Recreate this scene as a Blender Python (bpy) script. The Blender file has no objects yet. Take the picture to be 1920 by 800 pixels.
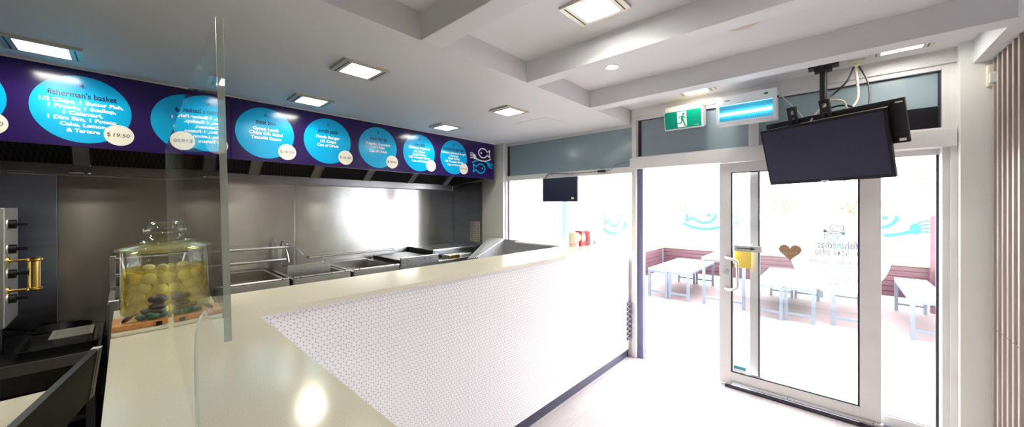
import bpy, bmesh, math, random
from mathutils import Vector, Matrix
random.seed(7)
S = bpy.context.scene
C = S.collection
PI = math.pi
# ------------------------------------------------------------------ camera, sky, exposure
cam = bpy.data.objects.new('camera', bpy.data.cameras.new('camera')); C.objects.link(cam)
cam.data.sensor_width = 36.0; cam.data.lens = 36.0 * 665.0 / 1920.0
cam.data.shift_y = -13.0 / 1920.0; cam.data.clip_start = 0.02; cam.data.clip_end = 200
cam.location = (0, 0, 1.6); cam.rotation_euler = (PI/2, 0, math.atan(610.0/665.0))
S.camera = cam
W = bpy.data.worlds.new('sky'); S.world = W; W.use_nodes = True
bg = W.node_tree.nodes['Background']
bg.inputs[0].default_value = (0.93, 0.96, 1.0, 1); bg.inputs[1].default_value = 7.0
S.view_settings.view_transform = 'Standard'; S.view_settings.look = 'None'
S.view_settings.gamma = 1.0; S.view_settings.use_curve_mapping = False
S.view_settings.exposure = 1.36
S.cycles.use_denoising = True
S.cycles.max_bounces = 14; S.cycles.transparent_max_bounces = 24; S.cycles.diffuse_bounces = 6
S.cycles.glossy_bounces = 6; S.cycles.transmission_bounces = 10
S.cycles.caustics_reflective = False; S.cycles.caustics_refractive = False
S.cycles.sample_clamp_indirect = 6.0
LAMP = 14.0; SPOT = 3.4                                   # strength of the ceiling lamps' diffusers
# ------------------------------------------------------------------ materials
def new_mat(name):
    m = bpy.data.materials.new(name); m.use_nodes = True
    return m, m.node_tree, m.node_tree.nodes['Principled BSDF']
def pbr(name, col, rough=0.5, metal=0.0, var=0.06, scale=8.0, bump=0.0, spec=0.5, stretch=None, coat=0.0, trans=0.0, aniso=None):
    """procedural principled material; object-space noise gives slight wear"""
    m, t, b = new_mat(name); N, L = t.nodes, t.links
    b.inputs['Roughness'].default_value = rough; b.inputs['Metallic'].default_value = metal
    b.inputs['Specular IOR Level'].default_value = spec; b.inputs['Coat Weight'].default_value = coat
    tc = N.new('ShaderNodeTexCoord'); mp = N.new('ShaderNodeMapping'); nz = N.new('ShaderNodeTexNoise')
    L.new(tc.outputs['Object'], mp.inputs[0]); L.new(mp.outputs[0], nz.inputs['Vector'])
    if stretch: mp.inputs['Scale'].default_value = stretch
    nz.inputs['Scale'].default_value = scale; nz.inputs['Detail'].default_value = 4
    r = N.new('ShaderNodeValToRGB'); L.new(nz.outputs[0], r.inputs[0])
    r.color_ramp.elements[0].position = .3; r.color_ramp.elements[1].position = .7
    r.color_ramp.elements[0].color = tuple(c*(1-var) for c in col) + (1,)
    r.color_ramp.elements[1].color = tuple(min(1, c*(1+var)) for c in col) + (1,)
    L.new(r.outputs[0], b.inputs['Base Color'])
    if bump:
        bp = N.new('ShaderNodeBump'); bp.inputs['Strength'].default_value = bump; bp.inputs['Distance'].default_value = .01
        L.new(nz.outputs[0], bp.inputs['Height']); L.new(bp.outputs[0], b.inputs['Normal'])
    if aniso is not None:
        b.inputs['Anisotropic'].default_value = aniso[0]; b.inputs['Anisotropic Rotation'].default_value = aniso[1]
        tg = N.new('ShaderNodeTangent'); tg.direction_type = 'RADIAL'; tg.axis = 'Z'
        L.new(tg.outputs[0], b.inputs['Tangent'])
    return m
def emit(name, col, st):
    m = bpy.data.materials.new(name); m.use_nodes = True; t = m.node_tree; t.nodes.clear()
    e = t.nodes.new('ShaderNodeEmission'); o = t.nodes.new('ShaderNodeOutputMaterial')
    e.inputs[0].default_value = col + (1,); e.inputs[1].default_value = st
    t.links.new(e.outputs[0], o.inputs[0]); return m
def sheet_glass(name, tint=(1, 1, 1), ior=1.5, rough=0.0, body=None, body_mix=0.0, gloss=1.0, through=False):
    """clear pane: see-through plus Fresnel mirror (same ior on both faces of the pane)"""
    m = bpy.data.materials.new(name); m.use_nodes = True; t = m.node_tree; t.nodes.clear(); N, L = t.nodes, t.links
    o = N.new('ShaderNodeOutputMaterial'); tr = N.new('ShaderNodeBsdfTransparent'); gl = N.new('ShaderNodeBsdfGlossy')
    tr.inputs[0].default_value = tint + (1,); gl.inputs['Roughness'].default_value = rough
    gl.inputs[0].default_value = (gloss, gloss, gloss, 1)
    ge = N.new('ShaderNodeNewGeometry'); mx = N.new('ShaderNodeMix'); mx.data_type = 'FLOAT'
    mx.inputs[2].default_value = ior; mx.inputs[3].default_value = 1/ior
    L.new(ge.outputs['Backfacing'], mx.inputs[0])
    fr = N.new('ShaderNodeFresnel'); L.new(mx.outputs[0], fr.inputs['IOR'])
    ms = N.new('ShaderNodeMixShader'); L.new(fr.outputs[0], ms.inputs[0])
    base = tr.outputs[0]
    if body:
        d = N.new('ShaderNodeBsdfTranslucent' if through else 'ShaderNodeBsdfDiffuse'); d.inputs[0].default_value = body + (1,)
        m2 = N.new('ShaderNodeMixShader'); m2.inputs[0].default_value = body_mix
        L.new(base, m2.inputs[1]); L.new(d.outputs[0], m2.inputs[2]); base = m2.outputs[0]
    L.new(base, ms.inputs[1]); L.new(gl.outputs[0], ms.inputs[2]); L.new(ms.outputs[0], o.inputs[0])
    return m
def penny_tile():
    m, t, b = new_mat('penny_tile'); N, L = t.nodes, t.links
    tc = N.new('ShaderNodeTexCoord'); sp = N.new('ShaderNodeSeparateXYZ'); L.new(tc.outputs['Object'], sp.inputs[0])
    def mth(op, a, bb=None):
        n = N.new('ShaderNodeMath'); n.operation = op
        for i, v in enumerate((a, bb)):
            if v is None: continue
            if isinstance(v, (int, float)): n.inputs[i].default_value = v
            else: L.new(v, n.inputs[i])
        return n.outputs[0]
    P = 0.0233; Q = P*math.sqrt(3)
    def cell(off):
        a = mth('SUBTRACT', mth('FLOORED_MODULO', mth('ADD', sp.outputs[1], off*P), P), P/2)
        c = mth('SUBTRACT', mth('FLOORED_MODULO', mth('ADD', sp.outputs[2], off*Q), Q), Q/2)
        return mth('SQRT', mth('ADD', mth('MULTIPLY', a, a), mth('MULTIPLY', c, c)))
    d = mth('MINIMUM', cell(0.0), cell(0.5))
    r = N.new('ShaderNodeMapRange'); L.new(d, r.inputs[0])
    r.inputs[1].default_value = P*.475; r.inputs[2].default_value = P*.505; r.inputs[3].default_value = 1; r.inputs[4].default_value = 0
    mx = N.new('ShaderNodeMix'); mx.data_type = 'RGBA'; L.new(r.outputs[0], mx.inputs[0])
    mx.inputs[6].default_value = (.42, .41, .42, 1); mx.inputs[7].default_value = (.86, .85, .87, 1)
    L.new(mx.outputs[2], b.inputs['Base Color'])
    rr = N.new('ShaderNodeMapRange'); L.new(r.outputs[0], rr.inputs[0]); rr.inputs[3].default_value = .8; rr.inputs[4].default_value = .22
    L.new(rr.outputs[0], b.inputs['Roughness'])
    bp = N.new('ShaderNodeBump'); bp.inputs['Strength'].default_value = .35; bp.inputs['Distance'].default_value = .002
    L.new(r.outputs[0], bp.inputs['Height']); L.new(bp.outputs[0], b.inputs['Normal'])
    return m
def planks(name, c1, c2, length, width, rough, gap=(.2, .18, .17), swap=False):
    m, t, b = new_mat(name); N, L = t.nodes, t.links
    tc = N.new('ShaderNodeTexCoord'); mp = N.new('ShaderNodeMapping'); L.new(tc.outputs['Object'], mp.inputs[0])
    if swap: mp.inputs['Rotation'].default_value = (0, 0, PI/2)
    br = N.new('ShaderNodeTexBrick'); L.new(mp.outputs[0], br.inputs[0])
    br.inputs['Color1'].default_value = c1 + (1,); br.inputs['Color2'].default_value = c2 + (1,); br.inputs['Mortar'].default_value = gap + (1,)
    br.inputs['Scale'].default_value = 1; br.inputs['Brick Width'].default_value = length; br.inputs['Row Height'].default_value = width
    br.inputs['Mortar Size'].default_value = .0018; br.offset = .37
    nz = N.new('ShaderNodeTexNoise'); mp2 = N.new('ShaderNodeMapping'); L.new(mp.outputs[0], mp2.inputs[0])
    mp2.inputs['Scale'].default_value = (2, 30, 1); L.new(mp2.outputs[0], nz.inputs['Vector']); nz.inputs['Scale'].default_value = 3; nz.inputs['Detail'].default_value = 5
    mr = N.new('ShaderNodeMapRange'); L.new(nz.outputs[0], mr.inputs[0]); mr.inputs[3].default_value = .66; mr.inputs[4].default_value = 1.2
    mx = N.new('ShaderNodeMix'); mx.data_type = 'RGBA'; mx.blend_type = 'MULTIPLY'; mx.inputs[0].default_value = 1
    L.new(br.outputs[0], mx.inputs[6]); L.new(mr.outputs[0], mx.inputs[7]); L.new(mx.outputs[2], b.inputs['Base Color'])
    b.inputs['Roughness'].default_value = rough
    return m
def filter_mat():
    m, t, b = new_mat('filter_mesh'); N, L = t.nodes, t.links
    tc = N.new('ShaderNodeTexCoord'); ck = N.new('ShaderNodeTexChecker'); L.new(tc.outputs['Object'], ck.inputs[0])
    ck.inputs['Scale'].default_value = 70; ck.inputs['Color1'].default_value = (.006, .006, .008, 1); ck.inputs['Color2'].default_value = (.04, .04, .045, 1)
    L.new(ck.outputs[0], b.inputs['Base Color']); b.inputs['Roughness'].default_value = .5; b.inputs['Metallic'].default_value = .4
    return m
M = dict(
    white_paint=pbr('white_paint', (.73, .735, .755), .55, var=.02, scale=2),
    wall_paint=pbr('wall_paint', (.76, .765, .74), .5, var=.02, scale=2),
    wall_dark=pbr('wall_dark', (.10, .095, .095), .5, var=.05, scale=2),
    frame_white=pbr('frame_white', (.70, .685, .68), .38, var=.05, scale=5),
    floor=planks('floor_planks', (.54, .475, .47), (.46, .405, .40), 1.2, .18, .36, gap=(.36, .32, .31), swap=True),
    floor_dark=pbr('kitchen_floor', (.035, .033, .035), .45, var=.2, scale=20),
    tile=penny_tile(),
    quartz=pbr('quartz', (.74, .70, .575), .13, var=.05, scale=260, spec=.55),
    plinth=pbr('plinth', (.034, .032, .068), .4, var=.1),
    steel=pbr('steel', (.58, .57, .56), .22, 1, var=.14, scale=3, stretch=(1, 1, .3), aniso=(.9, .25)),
    steel_shaded=pbr('steel_shaded', (.33, .315, .30), .26, 1, var=.12, scale=3, stretch=(1, 1, .3), aniso=(.85, .25)),  # darker steel copy; the fading window reflection is painted into its colour
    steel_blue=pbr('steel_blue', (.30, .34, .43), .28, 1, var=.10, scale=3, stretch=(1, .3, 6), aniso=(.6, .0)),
    steel_plain=pbr('steel_plain', (.56, .555, .55), .27, 1, var=.08, scale=6),
    steel_dark=pbr('steel_dark', (.16, .16, .17), .35, 1, var=.15, scale=6),
    steel_wing=pbr('steel_wing', (.80, .80, .82), .5, .6, var=.04, scale=6), steel_sink=pbr('steel_sink', (.50, .50, .52), .5, .8, var=.06, scale=6),
    steel_mid=pbr('steel_mid', (.30, .30, .31), .3, 1, var=.1, scale=6),
    steel_light=pbr('steel_light', (.66, .66, .66), .42, 1, var=.05, scale=6),
    chrome=pbr('chrome', (.75, .75, .76), .14, 1, var=.03),
    filter=filter_mat(),
    brass=pbr('brass', (.83, .56, .17), .2, 1, var=.05),
    black=pbr('black_plastic', (.007, .007, .010), .36, var=.2, spec=.3),
    black_gloss=pbr('black_gloss', (.005, .005, .008), .12, var=.1, spec=.3),
    black_metal=pbr('black_metal', (.014, .014, .017), .42, .2, var=.2),
    screen=pbr('screen_panel', (.010, .011, .040), .45, var=.1),
    iron=pbr('cast_iron', (.012, .012, .014), .38, .3, var=.3, scale=30, bump=.1),
    purple=pbr('board_purple', (.020, .008, .090), .16, var=.03, scale=1, spec=.5),
    cyan=pbr('board_cyan', (.0, .40, .78), .17, var=.02, scale=1),
    navy=pbr('letter_navy', (.012, .012, .075), .25, var=.02),
    letter_white=pbr('letter_white', (.85, .87, .88), .3, var=.02),
    sticker=pbr('price_sticker', (.84, .82, .74), .35, var=.02),
    ink=pbr('ink', (.03, .03, .035), .5, var=.02),
    frosted=pbr('frosted_film', (.29, .37, .405), .2, var=.06, scale=1.2, spec=.5),
    gasket=pbr('gasket', (.018, .017, .035), .5, var=.1),
    mull_dark=pbr('dark_post', (.14, .14, .25), .4, var=.08),
    glass=sheet_glass('window_glass', (.98, .99, .985)),
    acrylic=sheet_glass('acrylic', (.965, .985, .975), ior=1.5),
    acrylic_edge=sheet_glass('acrylic_edge', (.82, .93, .92), ior=1.3, rough=.25, body=(.88, .93, .88), body_mix=.5),
    notch_highlight=sheet_glass('notch_highlight', (.9, 1, 1), ior=1.4, rough=.15, body=(.92, .97, .97), body_mix=.7),  # pale body paints the highlight along the screen's cut-out edge
    jar_glass=sheet_glass('jar_glass', (.95, .955, .93), ior=1.5, gloss=.95),
    lid_glass=sheet_glass('lid_glass', (.84, .84, .60), ior=1.7, gloss=.95, body=(.75, .70, .35), body_mix=.22),
    knob_glass=sheet_glass('knob_glass', (.82, .83, .78), ior=1.9, gloss=1.0),
    brine=sheet_glass('brine', (1.0, .94, .58), ior=1.12, body=(1.0, .86, .34), body_mix=.15),
    onion=pbr('onion', (.93, .84, .50), .25, var=.08, scale=30),
    board_wood=pbr('orange_timber', (.55, .25, .08), .45, var=.22, scale=10, stretch=(1, 6, 6)),
    stone_brown=pbr('stone_brown', (.055, .036, .034), .4, var=.3, scale=40),
    stone_green=pbr('stone_green', (.05, .13, .10), .4, var=.3, scale=40),
    red=pbr('red_card', (.50, .018, .035), .4, var=.06), pink=pbr('pink_card', (.80, .50, .52), .45, var=.25, scale=40),
    cream=pbr('cream_card', (.80, .76, .62), .45, var=.05),
    green_sign=pbr('exit_green', (.0, .29, .18), .3, var=.02), sign_white=pbr('sign_white', (.88, .9, .9), .35, var=.02),
    lime=pbr('leaf_badge', (.05, .30, .06), .5, var=.1), plastic_white=pbr('plastic_white', (.76, .76, .79), .4, var=.02),
    plastic_aged=pbr('plastic_aged', (.74, .68, .52), .45, var=.06),
    uv_tray=pbr('zapper_tray', (.05, .30, .45), .3, var=.1), uv=emit('uv_tube', (.36, .93, 1.0), 7.0),
    lamp=emit('lamp_diffuser', (1.0, .97, .90), LAMP), lamp_frame=pbr('lamp_frame', (.62, .58, .50), .35, .5, var=.05),
    cable_white=pbr('cable_white', (.75, .72, .58), .5, var=.03), slat=pbr('slat_timber', (.44, .375, .335), .32, var=.12, scale=9, stretch=(4, 4, .4)),
    slat_back=pbr('slat_backing', (.17, .105, .10), .6, var=.2, scale=9, stretch=(4, 4, .4)),
    paving=planks('paving', (.20, .145, .145), (.175, .13, .13), .6, .6, .7, gap=(.12, .10, .10)),
    fence_wood=pbr('fence_wood', (.085, .034, .044), .6, var=.25, scale=5, stretch=(.4, .4, 6)),
    galv=pbr('galvanised', (.16, .19, .23), .45, .3, var=.08), bench_white=pbr('bench_white', (.80, .80, .82), .5, var=.03),
    banner=pbr('banner', (.86, .87, .9), .6, var=.02), fish_cyan=pbr('fish_cyan', (.0, .42, .52), .6, var=.02),
    leaf=pbr('leaf', (.13, .17, .07), .6, var=.4, scale=3), bark=pbr('bark', (.30, .25, .22), .8, var=.3),
    plate_grey=pbr('plate_grey', (.50, .51, .50), .45, var=.04),
    kraft=pbr('kraft_card', (.38, .235, .13), .6, var=.08, scale=20), kraft_ink=pbr('kraft_ink', (.55, .38, .24), .6, var=.02),
    yellow=pbr('yellow_card', (.98, .66, .01), .5, var=.03), decal=sheet_glass('decal_film', (1, 1, 1), ior=1.05, body=(.44, .45, .50), body_mix=.86, through=True),
    decal_grey=pbr('decal_grey', (.42, .42, .50), .6, var=.02), decal_blue=pbr('decal_blue', (.30, .62, .85), .6, var=.02),
    teal=pbr('teal_sticker', (.03, .30, .38), .5, var=.05), pole_blue=pbr('pole_blue', (.16, .30, .42), .5, var=.05),
    paper=pbr('paper', (.60, .57, .50), .6, var=.03), paper_line=pbr('paper_line', (.30, .29, .27), .6, var=.03),
    vent_dark=pbr('vent_dark', (.12, .12, .17), .6, var=.05), hatch=pbr('hatch_beige', (.62, .54, .44), .5, var=.03),
)
# ------------------------------------------------------------------ mesh helpers
class B:
    """collects shapes; build() links them as ONE mesh object"""
    def __init__(s): s.bm = bmesh.new()
    def box(s, x0, x1, y0, y1, z0, z1, bev=0.0):
        r = bmesh.ops.create_cube(s.bm, size=1); vs = r['verts']
        bmesh.ops.scale(s.bm, vec=(abs(x1-x0), abs(y1-y0), abs(z1-z0)), verts=vs)
        bmesh.ops.translate(s.bm, vec=((x0+x1)/2, (y0+y1)/2, (z0+z1)/2), verts=vs)
        if bev:
            es = list({e for v in vs for e in v.link_edges})
            bmesh.ops.bevel(s.bm, geom=es, offset=bev, segments=2, affect='EDGES', profile=.6)
        return s
    def cyl(s, p, q, r, r2=None, n=20, caps=True):
        p, q = Vector(p), Vector(q); d = q-p
        m = Matrix.Translation((p+q)/2) @ d.to_track_quat('Z', 'Y').to_matrix().to_4x4()
        bmesh.ops.create_cone(s.bm, cap_ends=caps, segments=n, radius1=r, radius2=r if r2 is None else r2, depth=d.length, matrix=m); return s
    def tube(s, pts, r, n=8, sub=6):
        P = [Vector(p) for p in pts]
        if len(P) > 2 and sub > 1:
            Q = []
            for i in range(len(P)-1):
                a, b, c, d = P[max(i-1, 0)], P[i], P[i+1], P[min(i+2, len(P)-1)]
                for k in range(sub):
                    t = k/sub
                    Q.append(.5*((2*b)+(c-a)*t+(2*a-5*b+4*c-d)*t*t+(3*b-a-3*c+d)*t**3))
            P = Q+[P[-1]]
        rings = []
        for i, p in enumerate(P):
            d = (P[min(i+1, len(P)-1)]-P[max(i-1, 0)]).normalized()
            u = d.orthogonal().normalized() if not rings else (u-d*u.dot(d)).normalized()
            w = d.cross(u)
            rings.append([s.bm.verts.new(p+r*(u*math.cos(2*PI*k/n)+w*math.sin(2*PI*k/n))) for k in range(n)])
        for a, b in zip(rings, rings[1:]):
            for k in range(n): s.bm.faces.new((a[k], a[(k+1) % n], b[(k+1) % n], b[k]))
        s.bm.faces.new(rings[0][::-1]); s.bm.faces.new(rings[-1]); return s
    def lathe(s, prof, c=(0, 0, 0), n=40):
        rings = []
        for r, z in prof:
            if r < 1e-6: rings.append([s.bm.verts.new((c[0], c[1], c[2]+z))])
            else: rings.append([s.bm.verts.new((c[0]+r*math.cos(2*PI*k/n), c[1]+r*math.sin(2*PI*k/n), c[2]+z)) for k in range(n)])
        for a, b in zip(rings, rings[1:]):
            for k in range(n):
                k2 = (k+1) % n
                if len(a) == 1 and len(b) == 1: continue
                if len(a) == 1: s.bm.faces.new((a[0], b[k], b[k2]))
                elif len(b) == 1: s.bm.faces.new((a[k], a[k2], b[0]))
                else: s.bm.faces.new((a[k], a[k2], b[k2], b[k]))
        return s
    def prism(s, poly, vec):
        """closed polygon of 3-D points swept along vec"""
        vec = Vector(vec); a = [s.bm.verts.new(p) for p in poly]; b = [s.bm.verts.new(Vector(p)+vec) for p in poly]
        s.bm.faces.new(a[::-1]); s.bm.faces.new(b); n = len(a)
        for k in range(n): s.bm.faces.new((a[k], a[(k+1) % n], b[(k+1) % n], b[k]))
        return s
    def ball(s, c, r, sc=(1, 1, 1), rot=None, u=16, v=10):
        m = Matrix.Translation(c) @ (rot.to_matrix().to_4x4() if rot else Matrix()) @ Matrix.Diagonal((*sc, 1))
        bmesh.ops.create_uvsphere(s.bm, u_segments=u, v_segments=v, radius=r, matrix=m); return s
    def xform(s, m): bmesh.ops.transform(s.bm, matrix=m, verts=s.bm.verts[:]); return s
    def build(s, name, mat, parent=None, smooth=False, local=False):
        bmesh.ops.recalc_face_normals(s.bm, faces=s.bm.faces[:])
        if parent is not None and not local:
            root = parent
            while root.parent: root = root.parent
            bmesh.ops.translate(s.bm, vec=-root.location, verts=s.bm.verts[:])
        me = bpy.data.meshes.new(name); s.bm.to_mesh(me); s.bm.free()
        me.materials.append(M[mat] if isinstance(mat, str) else mat)
        if smooth:
            for p in me.polygons: p.use_smooth = True
            try: me.set_sharp_from_angle(angle=math.radians(40))
            except Exception: pass
        o = bpy.data.objects.new(name, me); C.objects.link(o)
        if parent is not None: o.parent = parent
        return o
def tag(o, label, cat, group=None, kind=None):
    o['label'] = label; o['category'] = cat
    if group: o['group'] = group
    if kind: o['kind'] = kind
    return o
def thing(name, label, cat, loc=(0, 0, 0), rz=0, group=None):
    o = bpy.data.objects.new(name, None); C.objects.link(o); o.empty_display_size = .1
    o.location = loc; o.rotation_euler = (0, 0, rz); return tag(o, label, cat, group)
def struct(o, label=None):
    o['kind'] = 'structure'; o['category'] = o.name.split('_')[0]; o['label'] = label or o.name.replace('_', ' '); return o
def dup(root, loc, rz=None, label=None):
    r = root.copy(); C.objects.link(r); r.location = loc
    if rz is not None: r.rotation_euler = (0, 0, rz)
    if label: r['label'] = label
    for ch in list(root.children):
        c = ch.copy(); C.objects.link(c); c.parent = r
        for g in list(ch.children):
            d = g.copy(); C.objects.link(d); d.parent = c
    return r
_tc = bpy.data.objects.new('text_maker', bpy.data.curves.new('text_maker', 'FONT')); C.objects.link(_tc)
def text(name, body, org, ux, uy, width, height, mat, parent, bold=.0, lift=None, slant=0):
    """flat lettering centred on org; ux/uy are the reading and up directions; fitted to width x height"""
    cu = _tc.data; cu.body = body; cu.size = 1; cu.align_x = 'LEFT'; cu.offset = bold; cu.resolution_u = 3; cu.shear = slant
    bpy.context.view_layer.update()
    me = bpy.data.meshes.new_from_object(_tc.evaluated_get(bpy.context.evaluated_depsgraph_get()))
    xs = [v.co.x for v in me.vertices]; ys = [v.co.y for v in me.vertices]
    x0, x1 = min(xs), max(xs)
    kx = width/max(x1-x0, 1e-6); ky = height/.72; ymid = .36
    org, ux, uy = Vector(org), Vector(ux), Vector(uy)
    root = parent
    while root.parent: root = root.parent
    off = org-(root.location if lift is None else Vector())
    for v in me.vertices: v.co = off+ux*((v.co.x-(x0+x1)/2)*kx)+uy*((v.co.y-ymid)*ky)
    me.materials.clear(); me.materials.append(M[mat]); me.name = name
    o = bpy.data.objects.new(name, me); C.objects.link(o); o.parent = parent
    return o
_rib = [0]
def ribbon(b, pts, w, org, ux, uy, nrm, th=.0012, sub=8, closed=False):
    """flat stroke of width w through 2-D points"""
    _rib[0] += 1; th = th*(1+.06*(_rib[0] % 13))
    P = [Vector(p) for p in pts]
    if len(P) > 2 and sub > 1:
        Q = []; n = len(P); rng = range(n if closed else n-1)
        g = (lambda i: P[i % n]) if closed else (lambda i: P[min(max(i, 0), n-1)])
        for i in rng:
            a, bb, c, d = g(i-1), g(i), g(i+1), g(i+2)
            for k in range(sub):
                t = k/sub; Q.append(.5*((2*bb)+(c-a)*t+(2*a-5*bb+4*c-d)*t*t+(3*bb-a-3*c+d)*t**3))
        P = Q if closed else Q+[P[-1]]
    org, ux, uy, nrm = Vector(org), Vector(ux), Vector(uy), Vector(nrm); n = len(P); L = []
    for i, p in enumerate(P):
        d = (P[(i+1) % n]-P[i-1]) if closed else (P[min(i+1, n-1)]-P[max(i-1, 0)])
        d = d.normalized(); q = Vector((-d.y, d.x))*w/2; row = []
        for e in (p+q, p-q):
            base = org+ux*e.x+uy*e.y; row += [b.bm.verts.new(base), b.bm.verts.new(base+nrm*th)]
        L.append(row)
    m = n if closed else n-1
    for i in range(m):
        a, c = L[i], L[(i+1) % n]
        for f in ((a[1], a[3], c[3], c[1]), (a[0], c[0], c[2], a[2]), (a[0], a[1], c[1], c[0]), (a[2], c[2], c[3], a[3])): b.bm.faces.new(f)
    if not closed: b.bm.faces.new((L[0][0], L[0][2], L[0][3], L[0][1])); b.bm.faces.new((L[-1][0], L[-1][1], L[-1][3], L[-1][2]))
def disc2d(b, c, rx, ry, org, ux, uy, nrm, th=.0012, n=48):
    org, ux, uy = Vector(org), Vector(ux), Vector(uy)
    b.prism([org+ux*(c[0]+rx*math.cos(2*PI*k/n))+uy*(c[1]+ry*math.sin(2*PI*k/n)) for k in range(n)], Vector(nrm)*th)
def fish(b, org, ux, uy, nrm, k=1.0, w=.022):
    """ring fish facing right over a long fork whose head is at the right"""
    F = lambda pts: [(x*k, y*k) for x, y in pts]
    ribbon(b, F([(-.10, .03), (-.02, .085), (.08, .075), (.135, 0), (.08, -.075), (-.02, -.085), (-.10, -.03)]), w, org, ux, uy, nrm)
    ribbon(b, F([(-.10, .03), (-.17, .075)]), w, org, ux, uy, nrm, sub=1)
    ribbon(b, F([(-.17, .078), (-.155, 0), (-.17, -.078)]), w, org, ux, uy, nrm, sub=1)
    ribbon(b, F([(-.10, -.03), (-.17, -.075)]), w, org, ux, uy, nrm, sub=1)
    disc2d(b, (.065*k, -.002*k), .020*k, .020*k, org, ux, uy, nrm, n=16)
    ribbon(b, F([(-.20, -.10), (-.08, -.145), (.06, -.155), (.20, -.125)]), w, org, ux, uy, nrm)
    ribbon(b, F([(.18, -.128), (.215, -.112), (.25, -.098)]), w*1.25, org, ux, uy, nrm, sub=3)
    disc2d(b, (.235*k, -.092*k), .034*k, .046*k, org, ux, uy, nrm, .0018, n=24)
    for y0, y1 in ((-.055, -.022), (-.080, -.055), (-.105, -.086), (-.128, -.118)):
        ribbon(b, F([(.232, y0-.006), (.28, (y0+y1)/2+.010), (.350, y1)]), .0135*k, org, ux, uy, nrm, sub=5)

X0, XK, XR = -4.61, -1.645, .72       # kitchen wall, edge of the lowered ceiling, right wall
YF = 3.71                             # inner face line of the shop front
# ------------------------------------------------------------------ room shell
struct(B().box(X0-.1, 1.2, -3.2, YF+.1, -.1, 0).build('floor', 'floor'), 'pale whitewashed timber-look plank floor')
struct(B().box(X0, -2.06, -3.0, 3.55, .0, .006).build('floor_kitchen', 'floor_dark'), 'dark kitchen floor behind the counter')
struct(B().box(X0-.15, X0, -3.2, YF+.15, 0, 2.9).build('wall_left', 'wall_paint'))
struct(B().box(X0-.15, 1.2, -3.2, -3.05, 0, 2.9).build('wall_back', 'wall_dark'))
struct(B().box(.762, .9, -3.2, YF+.2, 0, 2.9).build('wall_right', 'wall_paint'))
wf = B(); wf.box(X0, -3.49, 3.62, 3.86, 0, 2.9); wf.box(-3.49, -1.62, 3.66, 3.86, 0, 1.05)
wf.box(-3.49, -1.58, 3.70, 3.86, 2.46, 2.9); wf.box(-1.58, .60, 3.69, 3.86, 2.515, 2.9)
struct(wf.build('wall_front', 'wall_paint'), 'white pier and sill wall of the shop front')
struct(B().box(.575, .80, 3.58, 3.90, 0, 2.9).build('wall_pier', 'wall_paint'), 'white pier at the right end of the shop front')
ce = B(); ce.box(X0, XK, -3.2, 3.72, 2.49, 2.9); ce.box(XK, .80, -3.2, 3.72, 2.64, 2.9); ce.box(.626, .80, -3.2, 3.62, 2.495, 2.66)
struct(ce.build('ceiling', 'white_paint'), 'white plaster ceiling, lowered over the kitchen')
for i, (y0, y1) in enumerate(((1.07, 1.20), (1.95, 2.065), (2.835, 2.965), (.08, .21), (-.90, -.77))):
    struct(B().box(XK-.002, .63, y0, y1, 2.49, 2.66, .003).build('trim_%d' % (i+1), 'white_paint'), 'white plaster ceiling beam')
# header trims above the glass
hd = B(); hd.box(-1.61, .575, 3.66, 3.72, 2.545, 2.64); hd.box(-1.61, .575, 3.675, 3.72, 2.512, 2.55); hd.box(-3.49, -1.61, 3.68, 3.72, 2.455, 2.49)
struct(hd.build('trim_6', 'frame_white'), 'white timber header above the transom glass')
# ---- left shop window with frosted transom
w1 = struct(B().box(-3.51, -3.47, 3.66, 3.75, 1.05, 2.49).box(-3.47, -1.60, 3.68, 3.75, 1.965, 2.03).box(-3.47, -1.60, 3.68, 3.75, 1.05, 1.09).build('window_1', 'frame_white'), 'left shop window with white frame above the counter end')
B().box(-3.47, -1.60, 3.71, 3.716, 1.09, 1.965).build('window_pane', 'glass', w1)
B().box(-3.468, -3.452, 3.70, 3.725, 1.09, 1.965).build('gasket', 'mull_dark', w1)
w2 = struct(B().box(-3.47, -1.605, 3.70, 3.72, 2.03, 2.456).build('window_2', 'frosted'), 'grey frosted transom above the left window')
B().box(-3.47, -3.435, 3.69, 3.71, 2.03, 2.456).build('gasket', 'gasket', w2)
# ---- posts and rails of the door side
struct(B().box(-1.612, -1.565, 3.64, 3.75, 0, 2.515, .004).build('trim_7', 'frame_white'), 'white post between window and door opening')
tp = B(); tp.box(-1.565, -1.508, 3.68, 3.75, 0, 2.0)
struct(tp.build('trim_8', 'mull_dark'), 'dark blue-grey door jamb beside the white post')
struct(B().box(-1.57, -1.50, 3.672, 3.752, 0, .10, .003).build('trim_9', 'mull_dark'), 'dark boot at the foot of the jamb')
struct(B().box(-1.625, .57, 3.62, 3.76, 1.995, 2.11, .004).box(-1.625, .57, 3.66, 3.76, 2.09, 2.125).build('trim_10', 'frame_white'), 'white door head rail across the front')
struct(B().box(-.572, -.500, 3.68, 3.75, 2.12, 2.515, .003).build('trim_11', 'frame_white'), 'white transom mullion under the insect zapper')
struct(B().box(.512, .577, 3.66, 3.79, 0, 2.52, .004).box(.545, .577, 3.64, 3.68, 0, 2.515).build('trim_12', 'frame_white'), 'white right jamb of the shop front')
w3 = struct(B().box(-1.565, -.572, 3.71, 3.725, 2.12, 2.515).build('window_3', 'frosted'), 'grey frosted transom behind the exit sign')
B().box(-1.565, -1.535, 3.70, 3.72, 2.12, 2.515).box(-1.535, -.572, 3.702, 3.712, 2.508, 2.516).build('gasket', 'gasket', w3)
w4 = struct(B().box(-.50, .512, 3.71, 3.725, 2.12, 2.515).build('window_4', 'frosted'), 'grey frosted transom behind the television')
B().box(-.50, .512, 3.702, 3.712, 2.508, 2.516).box(.500, .512, 3.70, 3.712, 2.12, 2.515).build('gasket', 'gasket', w4)
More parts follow.
